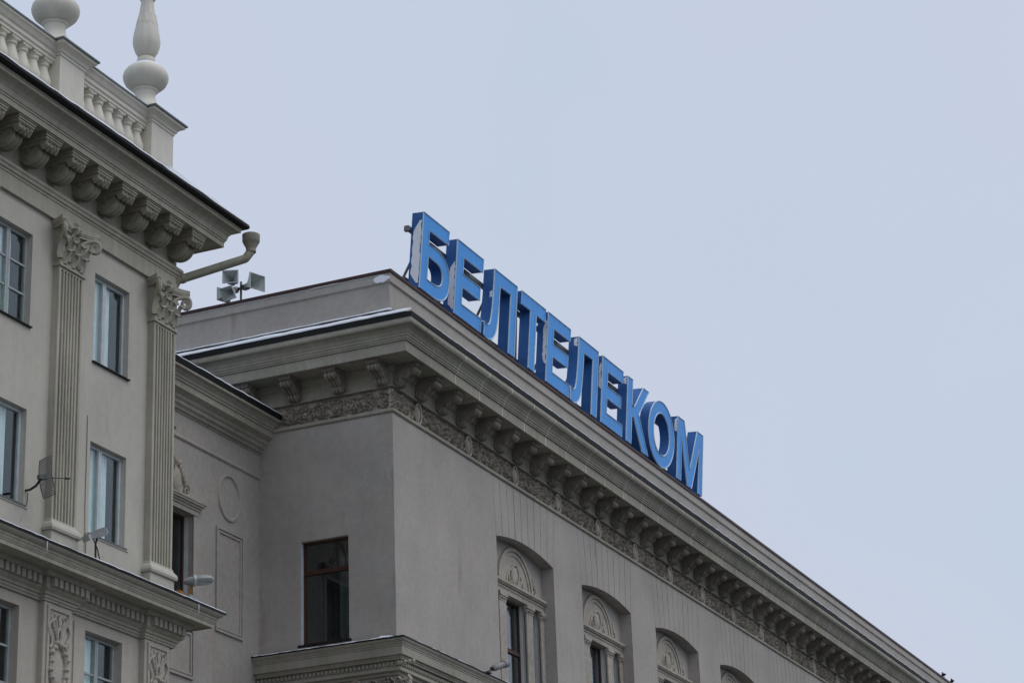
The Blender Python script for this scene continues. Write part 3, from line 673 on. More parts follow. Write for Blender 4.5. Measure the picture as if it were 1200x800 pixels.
# pilasters with Corinthian capitals
def capital(wd):
    b = MB(); H = 0.70
    # bell
    b.prism([(-wd/2, 0), (wd/2, 0), (wd/2+0.03, H*0.8), (-wd/2-0.03, H*0.8)], -0.02, 0.135)
    # necking
    b.box(-0.02, 0.165, -wd/2-0.035, wd/2+0.035, -0.055, -0.02).box(-0.02, 0.15, -wd/2-0.02, wd/2+0.02, -0.02, 0.012)
    # abacus, concave front and sides, horns at 45 degrees
    def aba(d, z0, z1):
        q = wd/2+0.20+d
        P = [(-0.02, -q+0.10), (0.10, -q+0.08), (0.30+d, -q-0.02), (0.345+d, -q+0.05)]
        for i in range(1, 10):
            u_ = i/10; y = -q+0.05+u_*(2*q-0.1); P.append((0.19+d+0.155*(2*u_-1)**2, y))
        P += [(0.345+d, q-0.05), (0.30+d, q+0.02), (0.10, q-0.08), (-0.02, q-0.10)]
        b.prism_z(P, z0, z1)
    aba(-0.03, H*0.80, H*0.86); aba(-0.012, H*0.86, H*0.90); aba(0.0, H*0.90, H*1.0)
    # flower in the middle of the abacus
    b.dome((0, H*0.90), 0.08, 0.09, 0.10, 0.18, 10, 3)
    for i in range(6): b.leaf((0.07*math.cos(i*1.05), H*0.90+0.075*math.sin(i*1.05)), i*1.05, 0.09, 0.06, 0.10, 0.18)
    # corner volutes on stalks
    for sg in (-1, 1):
        stalk = []
        for i in range(9):
            u_ = i/8; stalk.append((0.135+0.17*u_*u_, sg*(0.06+(wd/2+0.07)*u_**0.9), H*(0.42+0.40*math.sin(u_*1.75))))
        b.tube(stalk, [0.03+0.012*i/8 for i in range(9)], 6)
        e = stalk[-1]; P = []
        for i in range(20):
            u_ = i/19; q = 0.105*(1-0.8*u_); a = rad(100)-u_*3.0*math.pi
            dx, dy = math.cos(rad(40)), sg*math.sin(rad(40)); k = q*math.cos(a)
            P.append((0.27+dx*k, sg*(wd/2+0.115)+dy*k, H*0.675+q*math.sin(a)))
        b.tube(P, [0.050*(1-0.4*i/19) for i in range(20)], 7)
        st = [(0.135+0.05*u_, sg*(0.20-0.15*u_), H*(0.40+0.36*math.sin(u_*1.6))) for u_ in (0, .2, .4, .6, .8, 1)]
        b.tube(st, 0.024, 5); b.spiral((sg*0.075, H*0.72), 0.06, 1.4, rad(90), sg, 0.018, 0.19, 12, 4)
    # acanthus leaves in two rows
    def acanthus(y, z, ln, wdt, out_):
        rows = 6; V = []; F = []
        for i in range(rows+1):
            u_ = i/rows; wv = wdt*(0.55+0.75*math.sin(math.pi*min(u_*0.8+0.15, 1)))*(1-0.45*u_)
            x = 0.137+out_*(u_**2.5)*1.2; zz = z+ln*(u_ if u_ < 0.85 else 0.85-(u_-0.85)*1.2)
            sc_ = 1+0.18*(i % 2)
            V += [(x-0.012, y-wv*sc_/2, zz), (x+0.028, y-wv*0.2, zz), (x+0.042, y, zz+0.006), (x+0.028, y+wv*0.2, zz), (x-0.012, y+wv*sc_/2, zz)]
        for i in range(rows):
            for k in range(4): F.append((i*5+k, i*5+k+1, (i+1)*5+k+1, (i+1)*5+k))
        b.add(V, F)
    n = 3
    for i in range(n): acanthus(-wd/2+wd*(i+0.5)/n, 0.0, H*0.38, wd/n*0.80, 0.13)
    for i in range(n+1): acanthus(-wd/2+wd*i/n, 0.06, H*0.60, wd/n*0.62, 0.15)
    rnd = random.Random(3)
    for i in range(44): b.leaf((rnd.uniform(-wd/2+.03, wd/2-.03), rnd.uniform(0.05, H*0.74)), rad(90)+rnd.uniform(-.9, .9), rnd.uniform(.07, .13), 0.035, rnd.uniform(.03, .09), 0.135)
    return b
PW = 0.78
cap_me = mesh('capital', capital(PW), 'olive', True)
pc = [34.43+BP*k for k in (-3, -2, -1, 0)]+[37.645]
for c in pc:
    sh = MB(); z0, z1 = 13.99, 18.86; d = 0.145
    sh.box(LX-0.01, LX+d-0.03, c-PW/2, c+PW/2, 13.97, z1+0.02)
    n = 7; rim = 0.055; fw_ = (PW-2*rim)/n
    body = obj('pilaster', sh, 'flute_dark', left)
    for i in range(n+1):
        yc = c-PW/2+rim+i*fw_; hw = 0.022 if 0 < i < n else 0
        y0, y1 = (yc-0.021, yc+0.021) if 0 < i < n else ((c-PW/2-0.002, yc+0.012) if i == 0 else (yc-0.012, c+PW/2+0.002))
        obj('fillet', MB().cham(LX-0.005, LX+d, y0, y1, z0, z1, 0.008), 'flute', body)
    obj('flute_stop', MB().box(LX-0.004, LX+d-0.002, c-PW/2-0.001, c+PW/2+0.001, z1-0.05, z1+0.03), 'flute', body)
    bs = MB().prism([(c-PW/2-0.015, 14.0), (c+PW/2+0.015, 14.0), (c+PW/2+0.015, 13.975), (c-PW/2-0.015, 13.975)], LX-0.01, LX+d+0.01)
    bs.join(MB().sweep([(LX, c-PW/2), (LX+d, c-PW/2), (LX+d, c+PW/2), (LX, c+PW/2)], [(-0.01, 14.06), (0.012, 14.05), (0.02, 14.0), (0.07, 13.94), (0.085, 13.88), (0.07, 13.835), (-0.01, 13.83)][::-1]))
    bs.box(LX-0.01, LX+d+0.03, c-PW/2-0.03, c+PW/2+0.03, 13.3, 13.832)
    obj('pilaster_base', bs, 'cream', body)
    link('capital', cap_me, body, T(LX+0.005, c, 18.93) @ Matrix.Diagonal((1.05, 1, 1.2, 1)))
# ledge cornice with dentils
obj('ledge_cornice', MB().sweep(lpath, [(-0.1, 13.02), (0.58, 13.02), (0.58, 13.005), (0.64, 13.005), (0.64, 13.075), (0.655, 13.08), (0.655, 13.10), (0.665, 13.105), (0.685, 13.15), (0.70, 13.16), (0.705, 13.19),
                                        (0.75, 13.215), (0.785, 13.25), (0.79, 13.285), (-0.1, 13.44)]), 'olive', left)
obj('ledge_flashing', MB().sweep(lpath, [(-0.1, 13.445), (0.79, 13.28), (0.812, 13.275), (0.815, 13.305), (0.80, 13.318), (-0.1, 13.48)]), 'black', left)
obj('snow', snow_strip([(LX, L0), (LX, LY), (LX-2, LY)], 0.66, 0.808, (13.345, 13.318), 0.014, 31, 0.18), 'snow', left, smooth=True)
R_ = 0.10; rp_ = [(LX, L0)]
for c in pc:
    rp_ += [(LX, c-0.45), (LX+R_, c-0.45)]
    rp_ += [(LX+R_, c+0.45), (LX, c+0.45)] if c < 37 else [(LX+R_, LY+0.06), (-36, LY+0.06)]
obj('bed_moulding', MB().sweep(rp_, [(-0.25, 12.56), (0.03, 12.56), (0.03, 12.60), (0.05, 12.605), (0.05, 12.65), (0.08, 12.66), (0.09, 12.70), (0.15, 12.74), (0.16, 12.765), (0.16, 12.93), (0.24, 12.935), (0.27, 12.97), (0.30, 13.018), (-0.25, 13.018)]), 'olive', left)
dn = MB(); y = L0+0.1
while y < LY+0.22:
    near = min(pc, key=lambda q: abs(q-y)); d = R_ if (abs(near-y) < 0.60 or y > 37.645) else 0.0
    if abs(abs(near-y)-0.615) > 0.045 or y > 38.0: dn.box(LX+d+0.15, LX+d+0.245, y-0.05, y+0.05, 12.775, 12.925)
    y += 0.162
obj('dentil_course', dn, 'olive', left, kind='stuff')
# carved lower pilasters
def wreath(seed):
    rnd = random.Random(seed); b = MB(); W = 0.70
    b.prism([[(-W/2, -2.2), (W/2, -2.2), (W/2, -0.02), (-W/2, -0.02)], [(-W/2+0.06, -2.14), (W/2-0.06, -2.14), (W/2-0.06, -0.08), (-W/2+0.06, -0.08)]], -0.01, 0.03)
    cz = -1.07
    b.dome((0, cz), 0.17, 0.30, 0.035, 0.0, 20, 3)
    for i in range(34):
        a = 2*math.pi*i/34; q = (0.235*math.cos(a), cz+0.40*math.sin(a))
        b.leaf(q, a+math.pi/2*(1 if math.cos(a) > 0 else -1)+rnd.uniform(-.3, .3), 0.17, 0.085, 0.075)
        if i % 2 == 0: b.dome((q[0]*(1.12 if i % 4 else 0.98), cz+(q[1]-cz)*(1.08 if i % 4 else 0.98)), 0.055, 0.055, 0.11, 0, 8, 3)
    b.tube([(0.02, y, z) for y, z in arc(0, cz, 0.235, 0.40, 0, 352, 30)], 0.035, 5, closed=True)
    for sg in (-1, 1):                               # ribbons and sprays above and below
        b.tube([(0.03, sg*(0.03+0.22*u_*u_), cz+0.42+0.42*u_-0.1*math.sin(u_*7)) for u_ in (0, .15, .3, .45, .6, .75, .9, 1)], 0.032, 5)
        b.tube([(0.03, sg*(0.02+0.05*math.sin(u_*6)), cz+0.42+0.50*u_) for u_ in (0, .2, .4, .6, .8, 1)], 0.03, 5)
        b.tube([(0.03, sg*(0.27-0.06*math.sin(u_*8)), cz+0.30+0.58*u_) for u_ in (0, .15, .3, .45, .6, .75, .9, 1)], 0.026, 5)
        for i in range(6):
            b.leaf((sg*(0.10+0.03*i), cz+0.60+0.055*i), rad(90-sg*(35-12*i)), 0.17, 0.075, 0.06)
            b.leaf((sg*(0.08+0.035*i), cz-0.50-0.07*i), rad(-90+sg*(25-8*i)), 0.18, 0.08, 0.065)
        b.spiral((sg*0.17, cz+0.86), 0.09, 1.3, rad(-90), sg, 0.024, 0.01, 12, 4)
        b.spiral((sg*0.16, cz-0.62), 0.10, 1.3, rad(90), -sg, 0.026, 0.01, 12, 4)
    return b
wr = mesh('wreath_panel', wreath(1), 'cream_low')
for c in pc:
    e0, e1 = c-0.43, min(c+0.43, LY+0.02)
    o = obj('lower_pilaster', MB().cham(XL-0.01, LX+0.10, e0, e1, 9.0, 12.57, 0.012), 'cream_low', left)
    link('wreath_panel', wr, o, T(LX+0.10, c, 12.52))

# balustrade
XB = LX
obj('balustrade_base', MB().box(XB-0.55, XB+0.02, L0, LY, 21.6, 22.33), 'pale', left)
for a, b_ in zip(pc[:-1], pc[1:]):
    y0, y1 = a+0.40, b_-0.40
    rl = MB().sweep([(XB-0.12, y0), (XB-0.12, y1)], [(-0.34, 23.08), (0.0, 23.08), (0.0, 23.15), (0.03, 23.16), (0.03, 23.24), (0.06, 23.26), (0.10, 23.33), (0.14, 23.37), (0.14, 23.41), (-0.34, 23.47)])
    ro = obj('balustrade_rail', rl, 'pale', left)
    obj('rail_flashing', MB().sweep([(XB-0.12, y0), (XB-0.12, y1)], [(-0.34, 23.475), (0.14, 23.412), (0.155, 23.405), (0.16, 23.445), (0.14, 23.455), (-0.34, 23.52)]), 'grey_metal', ro)
    n = 7; st = (y1-y0)/n
    for i in range(n):
        yc = y0+st*(i+0.5)
        if a == pc[0] and i == 0:
            q = [(0.115, 0), (0.115, 0.05), (0.085, 0.07), (0.07, 0.11), (0.09, 0.16), (0.118, 0.24), (0.115, 0.31), (0.09, 0.42), (0.066, 0.53), (0.06, 0.58), (0.085, 0.61), (0.085, 0.64), (0.07, 0.65), (0.095, 0.69), (0.095, 0.74)]
            bal = mesh('baluster', MB().lathe([(a_*1.32+0.008, z_) for a_, z_ in q], n=14).box(-0.13, 0.13, -0.13, 0.13, 0.70, 0.748), 'pale', True)
        link('baluster', bal, left, T(XB-0.27, yc, 22.33))
    obj('snow', snow_strip([(XB-0.12, y0), (XB-0.12, y1)], -0.16, 0.10, (23.50, 23.465), 0.035, int(a*10), 0.25), 'snow', left, smooth=True)
for c in pc:
    y0, y1 = c-0.405, min(c+0.405, 38.05)
    pd = MB().box(XB-0.82, XB, y0, y1, 22.30, 23.24)
    pp = [(XB-0.82, y0), (XB, y0), (XB, y1), (XB-0.82, y1)]
    pd.sweep(pp, [(-0.3, 23.20), (0.02, 23.20), (0.025, 23.25), (0.05, 23.26), (0.07, 23.31), (0.12, 23.355), (0.17, 23.375), (0.18, 23.40), (0.18, 23.43), (-0.3, 23.47)])
    po = obj('pedestal', pd, 'pale', left)
    fb = MB().sweep(pp, [(-0.4, 23.49), (0.18, 23.432), (0.212, 23.425), (0.216, 23.46), (0.19, 23.475), (-0.4, 23.55)])
    obj('pedestal_flashing', fb, 'grey_metal', po)
# roof urns: each stands on its pedestal
labels = {4: 'tall pale stone urn finial on the corner pedestal at the end of the balustrade', 3: 'pale stone urn finial on the balustrade pedestal one bay in from the corner'}
ub = [(0.0, -0.12), (0.36, -0.12), (0.36, 0.05), (0.31, 0.12), (0.245, 0.20), (0.21, 0.29), (0.20, 0.37), (0.215, 0.44), (0.255, 0.47), (0.262, 0.492), (0.225, 0.50), (0.25, 0.512), (0.33, 0.55), (0.415, 0.63), (0.458, 0.72), (0.468, 0.79), (0.452, 0.87), (0.40, 0.95), (0.30, 1.02), (0.19, 1.055), (0.17, 1.06)]
un = [(0.17, 1.04), (0.19, 1.07), (0.196, 1.13), (0.19, 1.20), (0.165, 1.235), (0.13, 1.24)]
uv = [(0.13, 1.235), (0.165, 1.26), (0.225, 1.36), (0.268, 1.50), (0.278, 1.62), (0.262, 1.76), (0.225, 1.95), (0.18, 2.16), (0.145, 2.36), (0.128, 2.50), (0.125, 2.60), (0.14, 2.66), (0.19, 2.72), (0.20, 2.75), (0.15, 2.78), (0.12, 2.86), (0.15, 2.94), (0.13, 3.04), (0.06, 3.14), (0.0, 3.2)]
um = [mesh('bulb', MB().lathe(ub, n=36), 'pale', True), mesh('ring', MB().lathe(un, n=28), 'pale', True), mesh('vase', MB().lathe(uv, n=48, flute=0.03, fn=10), 'pale', True)]
lv = MB()
for k in range(8):
    a = 2*math.pi*k/8
    for (z, rr, ln) in ((2.02, 0.212, 0.40),):
        q = MB().leaf((0, 0), rad(90), ln, 0.14, 0.03, rr-0.018)
        lv.join(q.xform(T(0, 0, z) @ Matrix.Rotation(a+(0.39 if z > 1.6 else 0), 4, 'Z') @ Matrix.Rotation(rad(-8), 4, 'Y')))
    q = MB().leaf((0, 0), rad(90), 0.16, 0.10, 0.05, 0.15); lv.join(q.xform(T(0, 0, 2.70) @ Matrix.Rotation(a, 4, 'Z') @ Matrix.Rotation(rad(35), 4, 'Y')))
lvm = mesh('leaf_relief', lv, 'pale')
for i in (3, 4):
    c = pc[i]-0.03; b0 = (LX-0.41, c, 23.53)
    u_ = thing('roof_urn', b0, labels[i], 'urn')
    for nm, me in zip(('bulb', 'ring', 'vase'), um): o = link(nm, me, u_, T(*b0) @ T(0, 0, 0.11))
    link('leaf_relief', lvm, o, T(*b0) @ T(0, 0, 0.11))['kind'] = 'stuff'
    s_ = MB().lathe([(0.36, 0.0), (0.35, 0.04), (0.30, 0.11), (0.22, 0.2), (0.19, 0.26)], n=16)
    s_.v = [(x*(0.9+0.25*random.random())+0.06, y*(0.9+0.2*random.random())-0.05, z) for x, y, z in s_.v]
    obj('snow', s_.xform(T(b0[0], c, 23.50)), 'snow', u_, smooth=True)
    obj('snow', MB().lathe([(0.385, 0.955), (0.31, 1.035), (0.22, 1.085), (0.16, 1.09)], n=20).xform(T(*b0) @ T(0, 0, 0.11)), 'snow', u_, smooth=True)

# drainpipe with hopper at the corner
dp_ = thing('drainpipe', (-23.9, 38.3, 0), 'khaki drainpipe with hopper funnel slung under the eaves corner', 'drainpipe')
hc = Vector((-22.86, 39.24, 20.86)); el = Vector((-22.94, 39.16, 20.69)); e2 = Vector((-23.95, 38.20, 20.07))
obj('hopper', MB().lathe([(0.095, -0.02), (0.10, 0.06), (0.17, 0.20), (0.178, 0.21), (0.182, 0.36), (0.165, 0.37), (0.15, 0.25)], hc, 20), 'pipe', dp_, smooth=True)
pts = [hc, hc.lerp(el, 0.96), el.lerp(e2, 0.008), el.lerp(e2, 0.99), e2, e2+Vector((-0.12, 0.02, -0.22)), Vector((-24.12, 38.26, 18)), Vector((-24.12, 38.26, 0.3))]
obj('pipe', MB().tube(pts, 0.088, 14), 'pipe', dp_, smooth=True)
obj('collar', MB().tube([el.lerp(e2, 0.9), el.lerp(e2, 0.94)], 0.10, 14), 'pipe', dp_, smooth=True)
obj('collar', MB().tube([hc+Vector((0, 0, -0.02)), hc+Vector((0, 0, 0.04))], 0.105, 14), 'pipe', dp_, smooth=True)
for z in (17, 14, 11, 8, 5, 2): obj('bracket', MB().box(-24.22, -24.02, 38.118, 38.36, z, z+0.05), 'dark_steel', dp_)

# ============================================================ ROOFTOP SIGN
SB, SX, LH, DEP = 24.03, -24.15, 2.0, 0.31
sign = thing('rooftop_sign', (-24.4, 60, 23.1), 'blue three-dimensional rooftop letters spelling БЕЛТЕЛЕКОМ along the parapet', 'sign')
lean = math.atan(0.175/2.0)
def bez(p0, p1, p2, p3, n=8):
    return [((1-u_)**3*p0[0]+3*(1-u_)**2*u_*p1[0]+3*(1-u_)*u_*u_*p2[0]+u_**3*p3[0], (1-u_)**3*p0[1]+3*(1-u_)**2*u_*p1[1]+3*(1-u_)*u_*u_*p2[1]+u_**3*p3[1]) for u_ in [i/n for i in range(n+1)]]
SW = 0.37
gE = ([[(0, 0), (1.6, 0), (1.6, SW), (.40, SW), (.40, .83), (1.45, .83), (1.45, 1.19), (.40, 1.19), (.40, 1.64), (1.56, 1.64), (1.56, 2), (0, 2)]], 1.6)
gB = ([[(0, 0), (.80, 0)]+bez((.80, 0), (1.35, 0), (1.62, .22), (1.62, .64))[1:]+bez((1.62, .64), (1.62, 1.05), (1.35, 1.28), (.80, 1.28))[1:]+[(.38, 1.28), (.38, 1.64), (1.46, 1.64), (1.46, 2), (0, 2)],
       [(.38, .34), (.78, .34)]+bez((.78, .34), (1.08, .34), (1.22, .44), (1.22, .64))[1:]+bez((1.22, .64), (1.22, .85), (1.08, .95), (.78, .95))[1:]+[(.38, .95)]], 1.62)
gL = ([[(0, .02)]+bez((.02, 0), (.25, -.05), (.50, -.03), (.66, .20))+bez((.66, .20), (.80, .42), (.84, .8), (.85, 1.63))[1:]+[(1.54, 1.63), (1.54, 0), (1.93, 0), (1.93, 2), (.47, 2)]+bez((.47, 2), (.47, .9), (.42, .36), (.20, .35))[1:]+[(.0, .38)]], 1.93)
gT = ([[(.60, 0), (.99, 0), (.99, 1.63), (1.6, 1.63), (1.6, 2), (0, 2), (0, 1.63), (.60, 1.63)]], 1.6)
gK = ([[(0, 0), (.38, 0), (.38, .86), (.56, .86), (1.26, 0), (1.75, 0), (.93, 1.06), (1.68, 2), (1.22, 2), (.56, 1.20), (.38, 1.20), (.38, 2), (0, 2)]], 1.75)
gO = ([arc(1.08, 1.0, 1.08, 1.03, 0, 354, 47), arc(1.08, 1.0, .68, .66, 0, 354, 47)], 2.16)
gM = ([[(0, 0), (.36, 0), (.36, 1.42), (.94, 0), (1.32, 0), (1.90, 1.42), (1.90, 0), (2.26, 0), (2.26, 2), (1.72, 2), (1.13, .56), (.54, 2), (0, 2)]], 2.26)
letters = [(gB, 49.64, 1.62, 'Б'), (gE, 51.60, 1.60, 'Е'), (gL, 53.40, 1.92, 'Л'), (gT, 55.63, 1.60, 'Т'), (gE, 57.42, 1.60, 'Е'), (gL, 59.14, 1.90, 'Л'), (gE, 61.38, 1.62, 'Е'), (gK, 63.35, 1.78, 'К'), (gO, 65.12, 2.16, 'О'), (gM, 67.57, 2.26, 'М')]
LM = T(SX, 0, SB) @ Matrix.Rotation(lean, 4, 'Y')
rnd = random.Random(9)
for gi, ((loops, w0), y0, wd, ch) in enumerate(letters):
    lp_ = [[(y0+a*wd/w0, b) for a, b in l] for l in loops]
    mb_ = MB().prism(lp_, -DEP, 0.0).xform(LM)
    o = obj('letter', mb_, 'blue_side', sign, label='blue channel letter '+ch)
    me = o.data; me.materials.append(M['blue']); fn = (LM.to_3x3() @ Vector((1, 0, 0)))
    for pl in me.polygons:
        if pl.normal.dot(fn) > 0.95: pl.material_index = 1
    e = MB()
    for l in lp_:
        cy_ = [Vector(q) for q in l]
        e.tube([(0.004, q.x, q.y) for q in cy_], 0.021, 4, closed=True)
    obj('edging', e.xform(LM), 'edging', o)
    # snow caught on the windward side of the stem
    spec = {0: (0.12, 1.78, -0.25, -0.02), 1: (0.10, 1.38, -0.17, -0.01), 4: (0.5, 1.75, -0.12, -0.01), 6: (1.0, 1.8, -0.10, -0.01), 7: (1.75, 1.97, -0.12, -0.02), 2: (1.15, 1.4, -0.10, -0.01), 5: (1.72, 1.97, -0.14, -0.02), 9: (1.5, 1.95, -0.10, -0.01)}
    if gi in spec:
        za, zb_, xa, xb_ = spec[gi]; n = 18; P0 = []; P1 = []
        for i in range(n+1):
            u_ = i/n; z = za+(zb_-za)*u_; tp = min(1.0, (1-u_)*5+0.25, u_*6+0.3)
            P0.append((xb_+(xa-xb_)*tp*rnd.uniform(0.88, 1.08), z)); P1.append((xb_-0.03*rnd.random()**2, z))
        yy = y0+(0.47*wd/w0 if ch == 'Л' else 0)
        s_ = MB().prism_y(P0+P1[::-1], yy-0.015, yy+0.03)
        obj('snow', s_.xform(LM), 'snow', o)
    if ch == 'Л':
        s_ = MB().dome((0, 0), 0.10, 0.09, 0.06, 0, 10, 3); s_.v = [(-0.10+a, y0+0.14-b*0.9, 0.36+c_) for b, a, c_ in s_.v]
        obj('snow', s_.xform(LM), 'snow', o, smooth=True)
# steel frame
for zz, xx in ((1.60, -0.40), (0.25, -0.42)):
    obj('rail', MB().box(xx-0.05, xx+0.05, 49.55, 69.9, zz-0.05, zz+0.05).xform(LM), 'steel', sign)
y = 50.3
while y < 69.8:
    p0 = LM @ Vector((-0.47, y, 1.75)); p1 = Vector((-24.62, y, 23.12)); p2 = Vector((-25.8, y, 23.12))
    po = obj('post', MB().tube([p1, p0], 0.045, 6), 'steel', sign)
    obj('brace', MB().tube([p2, LM @ Vector((-0.47, y, 1.3))], 0.035, 6), 'steel', sign)
    y += 2.0
obj('cable_box', MB().cham(-0.46, -0.30, 49.52, 49.63, 1.50, 1.63, 0.02).xform(LM), 'steel', sign)

# ============================================================ LOUDSPEAKERS on the roof
spk = thing('loudspeaker_cluster', (-28.35, 48.15, 23.8), 'cluster of grey square horn loudspeakers on a pole above the red roof edge', 'loudspeaker')
base = Vector((-28.30, 48.10, 24.20))
obj('pole', MB().tube([(base.x, base.y, 23.70), (base.x, base.y, 24.45)], 0.03, 8), 'steel', spk)
def horn(az, el_, off, s_=0.23, L=0.36):
    mt = T(*(base+Vector(off))) @ Matrix.Rotation(az, 4, 'Z') @ Matrix.Rotation(-el_, 4, 'Y')
    b = MB(); rings = [(0.10, 0.05), (0.18, 0.075), (0.30, 0.14), (0.10+L, s_), (0.13+L, s_), (0.13+L, s_-0.02), (0.10+L, s_-0.025), (0.26, 0.10), (0.16, 0.05)]
    V = [(x, a*h, c_*h*0.85) for x, h in rings for a, c_ in ((-1, -1), (1, -1), (1, 1), (-1, 1))]
    b.add(V, [(i*4+k, i*4+(k+1) % 4, (i+1)*4+(k+1) % 4, (i+1)*4+k) for i in range(len(rings)-1) for k in range(4)]+[(0, 3, 2, 1), tuple((len(rings)-1)*4+k for k in range(4))])
    h = obj('horn', b.xform(mt), 'plastic', spk)
    q = MB().tube([(-0.06, 0, 0), (0.0, 0, 0), (0.10, 0, 0)], [0.06, 0.085, 0.085], 12).tube([(0.16, 0, 0), (0.26, 0, 0)], [0.045, 0.015], 8)
    obj('driver', q.xform(mt), 'lamp_grey', h)
    obj('bracket', MB().box(-0.02, 0.05, -0.12, 0.12, -0.03, 0.03).xform(mt), 'dark_steel', h)
horn(rad(-68), rad(0), (-0.20, -0.06, 0.24), 0.20, 0.30)
horn(rad(-100), rad(-32), (-0.10, -0.06, 0.04), 0.20, 0.26)
horn(rad(-20), rad(0), (0.12, -0.02, 0.07), 0.24)
horn(rad(160), rad(0), (-0.26, 0.10, 0.10), 0.20, 0.30)

# ============================================================ floodlights, antenna, camera, cable, icicles, birds
fl = thing('floodlight', (-23.45, 34.8, 13.45), 'grey box floodlight tilted on the snowy ledge below the middle window', 'floodlight')
mt = T(-23.46, 34.86, 13.89) @ Matrix.Rotation(rad(70), 4, 'Z') @ Matrix.Rotation(rad(-26), 4, 'Y') @ Matrix.Scale(0.74, 4)
b = MB().prism_y([(-0.30, -0.07), (0.20, -0.10), (0.26, -0.08), (0.26, 0.08), (0.18, 0.11), (-0.24, 0.09), (-0.31, 0.04)], -0.13, 0.13)
hs = obj('housing', b.xform(mt), 'lamp_grey', fl)
obj('end_cap', MB().cham(-0.12, 0.03, -0.11, 0.11, -0.06, 0.055, 0.02).xform(mt @ T(0.28, 0, 0)), 'plastic', hs)
obj('rim', MB().box(-0.33, -0.27, -0.14, 0.14, -0.085, 0.06).xform(mt), 'plastic', hs)
obj('bracket', MB().tube([(-23.45, 34.86, 13.36), (-23.45, 34.84, 13.70), (-23.45, 34.90, 13.86)], 0.018, 6).box(-23.53, -23.37, 34.79, 34.91, 13.38, 13.42), 'dark_steel', fl)
obj('power_lead', MB().tube([(-23.47, 34.78, 13.82), (-23.42, 34.86, 13.62), (-23.44, 34.98, 13.43), (-23.5, 35.2, 13.42)], 0.012, 5), 'dark_steel', fl)

fl = thing('floodlight', (-23.45, 37.9, 13.45), 'glass-fronted floodlight with rusty bracket at the foot of the corner pilaster', 'floodlight')
mt = T(-23.36, 38.02, 13.76) @ Matrix.Rotation(rad(35), 4, 'Z') @ Matrix.Rotation(rad(-6), 4, 'Y')
def shell(prof, n=14, fl_=0.62):
    q = MB().lathe([(r_, z) for r_, z in prof], n=n); q.v = [(z, x, y*fl_) for x, y, z in q.v]; return q
hs = obj('housing', shell([(0.0, -0.20), (0.07, -0.19), (0.12, -0.10), (0.155, 0.02)]).xform(mt), 'lamp_grey', fl, smooth=True)
obj('lens', shell([(0.152, 0.022), (0.158, 0.10), (0.15, 0.24), (0.12, 0.33), (0.06, 0.37), (0.0, 0.375)]).xform(mt), 'lampglass', hs, smooth=True)
obj('rim', shell([(0.168, 0.0), (0.172, 0.03), (0.165, 0.045), (0.13, 0.045), (0.13, 0.0)]).xform(mt), 'plastic', hs, smooth=True)
obj('reflector', shell([(0.0, 0.05), (0.09, 0.06), (0.12, 0.12), (0.115, 0.12), (0.08, 0.075), (0.0, 0.065)]).xform(mt), 'white', hs, smooth=True)
obj('bracket', MB().cham(-0.10, 0.02, -0.20, 0.20, -0.045, 0.045, 0.02).xform(T(-23.42, 37.74, 13.46) @ Matrix.Scale(0.8, 4) @ Matrix.Rotation(rad(10), 4, 'Z')).tube([(-23.42, 37.92, 13.38), (-23.40, 38.0, 13.62), (-23.38, 38.02, 13.76)], 0.025, 6), 'rust', fl)
obj('ballast_box', MB().cham(-0.09, 0.06, -0.18, 0.18, -0.07, 0.06, 0.03).xform(T(-23.36, 37.98, 13.42) @ Matrix.Scale(0.75, 4)), 'lamp_grey', fl)

an = thing('grid_antenna', (-24.0, 33.55, 14.4), 'small wire grid dish antenna on a bent arm between window and pilaster', 'antenna')
ac = Vector((-23.58, 33.32, 14.56))
obj('arm', MB().tube([(-24.0, 33.46, 14.42), (-23.86, 33.40, 14.40), (-23.70, 33.34, 14.43), (-23.60, 33.32, 14.52), ac], 0.022, 8), 'dark_steel', an, smooth=True)
bd_ = Vector((0.36, 0.90, 0.16)).normalized()
obj('clamp_box', MB().cham(-0.06, 0.12, -0.05, 0.05, -0.04, 0.04, 0.01).xform(T(*ac) @ bd_.to_track_quat('X', 'Z').to_matrix().to_4x4()), 'steel', an)
obj('feed_boom', MB().tube([ac, ac+bd_*0.52], 0.016, 6).tube([ac+bd_*0.50, ac+bd_*0.58], 0.032, 6), 'steel', an)
AM = T(*(ac+bd_*0.06)) @ bd_.to_track_quat('X', 'Z').to_matrix().to_4x4()
gd = MB()
def dish(a, b_): return (0.45*(a*a+b_*b_), a, b_)
for i in range(13):
    a = -0.19+0.38*i/12; gd.tube([dish(a, -0.34+0.68*k/8) for k in range(9)], 0.0055, 4)
for i in range(19):
    z = -0.34+0.68*i/18; gd.tube([dish(-0.19+0.38*k/6, z) for k in range(7)], 0.0045, 4)
gd.tube([dish(-0.19, -0.34), dish(0, -0.345), dish(0.19, -0.34), dish(0.20, 0), dish(0.19, 0.34), dish(0, 0.345), dish(-0.19, 0.34), dish(-0.20, 0)], 0.008, 5, closed=True)
obj('grid_reflector', gd.xform(AM), 'steel', an)
obj('coax_lead', MB().tube([(-23.98, 33.5, 14.40), (-23.99, 33.5, 14.2), (-23.99, 33.38, 14.0), (-23.985, 33.3, 13.8)], 0.008, 4), 'dark_steel', an)

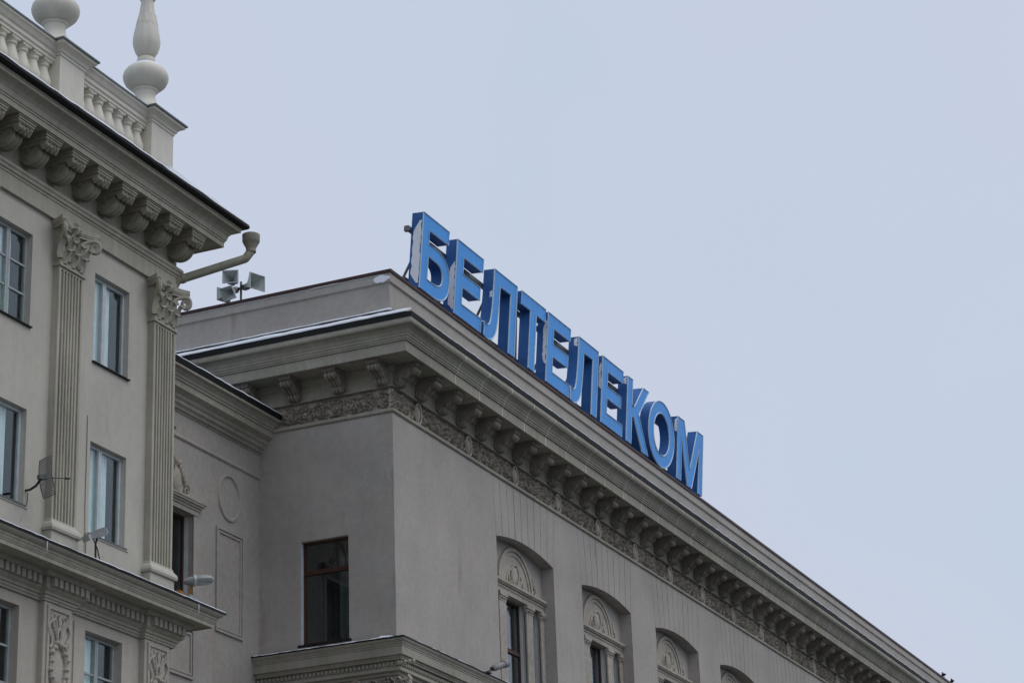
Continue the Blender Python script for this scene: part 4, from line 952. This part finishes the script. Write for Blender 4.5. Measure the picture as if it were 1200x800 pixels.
cc = thing('security_floodlight', (-23.62, 52.1, 14.7), 'small grey tube floodlight aimed over the string course beside the arched windows', 'floodlight')
d = Vector((0.25, 0.85, 0.36)).normalized(); c0 = Vector((-23.60, 52.10, 14.89))
hs = obj('housing', MB().tube([c0, c0+d*0.05, c0+d*0.06, c0+d*0.46], [0.06, 0.07, 0.08, 0.08], 14).tube([c0+d*0.44, c0+d*0.58], [0.098, 0.102], 14), 'lamp_grey', cc, smooth=True)
obj('lens', MB().tube([c0+d*0.582, c0+d*0.592], 0.085, 14), 'lampglass', hs)
obj('bracket', MB().tube([c0-d*0.05, c0+d*0.06], 0.05, 8).tube([c0-d*0.02, Vector((-23.64, 51.9, 14.76))], 0.025, 6).box(-23.72, -23.58, 51.8, 52.0, 14.735, 14.77), 'dark_steel', cc)

cab = obj('wall_cable', MB().tube([(LX+0.012, 35.27, 16.35), (LX+0.012, 35.275, 15.4), (LX+0.012, 35.27, 14.6), (LX+0.014, 35.29, 14.1), (LX+0.03, 35.3, 13.5)], 0.006, 5), 'wire')
tag(cab, 'thin reddish cable running down the cream wall beside the middle window', 'cable')
for i, (y, l_) in enumerate(((33.02, 0.22), (37.95, 0.20))):
    ic = obj('icicle', MB().tube([(LX+0.80, y, 13.285), (LX+0.80, y, 13.285-l_*.5), (LX+0.80, y+0.004, 13.285-l_)], [0.013, 0.009, 0.002], 7), 'ice')
    tag(ic, ('icicle hanging from the ledge gutter two pilasters along from the corner floodlight', 'icicle hanging from the ledge gutter below the rusty floodlight bracket')[i], 'icicle')
def bird(loc, ang, label):
    b = MB(); prof = [(-0.20, 0.012, 0.10), (-0.13, 0.03, 0.115), (-0.05, 0.06, 0.12), (0.03, 0.068, 0.13), (0.09, 0.055, 0.16), (0.125, 0.035, 0.205), (0.15, 0.036, 0.235), (0.175, 0.028, 0.24), (0.19, 0.010, 0.235), (0.215, 0.003, 0.23)]
    b.tube([(x, 0, z) for x, _, z in prof], [r_ for _, r_, _ in prof], 10)
    mt_ = T(*loc) @ Matrix.Rotation(ang, 4, 'Z') @ Matrix.Diagonal((1.05, 1.05, 1.05, 1))
    bo = obj('pigeon', b.xform(mt_), 'bird', None, smooth=True)
    for sg in (-1, 1):
        obj('leg', MB().tube([(0.0, sg*0.025, 0.0), (0.01, sg*0.025, 0.08)], 0.008, 5).xform(mt_), 'bird', bo)
        q = MB().leaf((0, 0), 0, 0.30, 0.10, 0.02); q.v = [(-y-0.03, sg*(0.058+x), z*0.9+0.125) for x, y, z in q.v]
        obj('wing', q.xform(mt_), 'bird', bo)
    tag(bo, label, 'bird')
bird((-24.06, 99.2, 23.86), rad(120), 'dark pigeon perched on the red roof edge, nearer to the sign letters')
bird((-24.06, 100.6, 23.86), rad(110), 'dark pigeon perched on the red roof edge, farther from the sign letters')
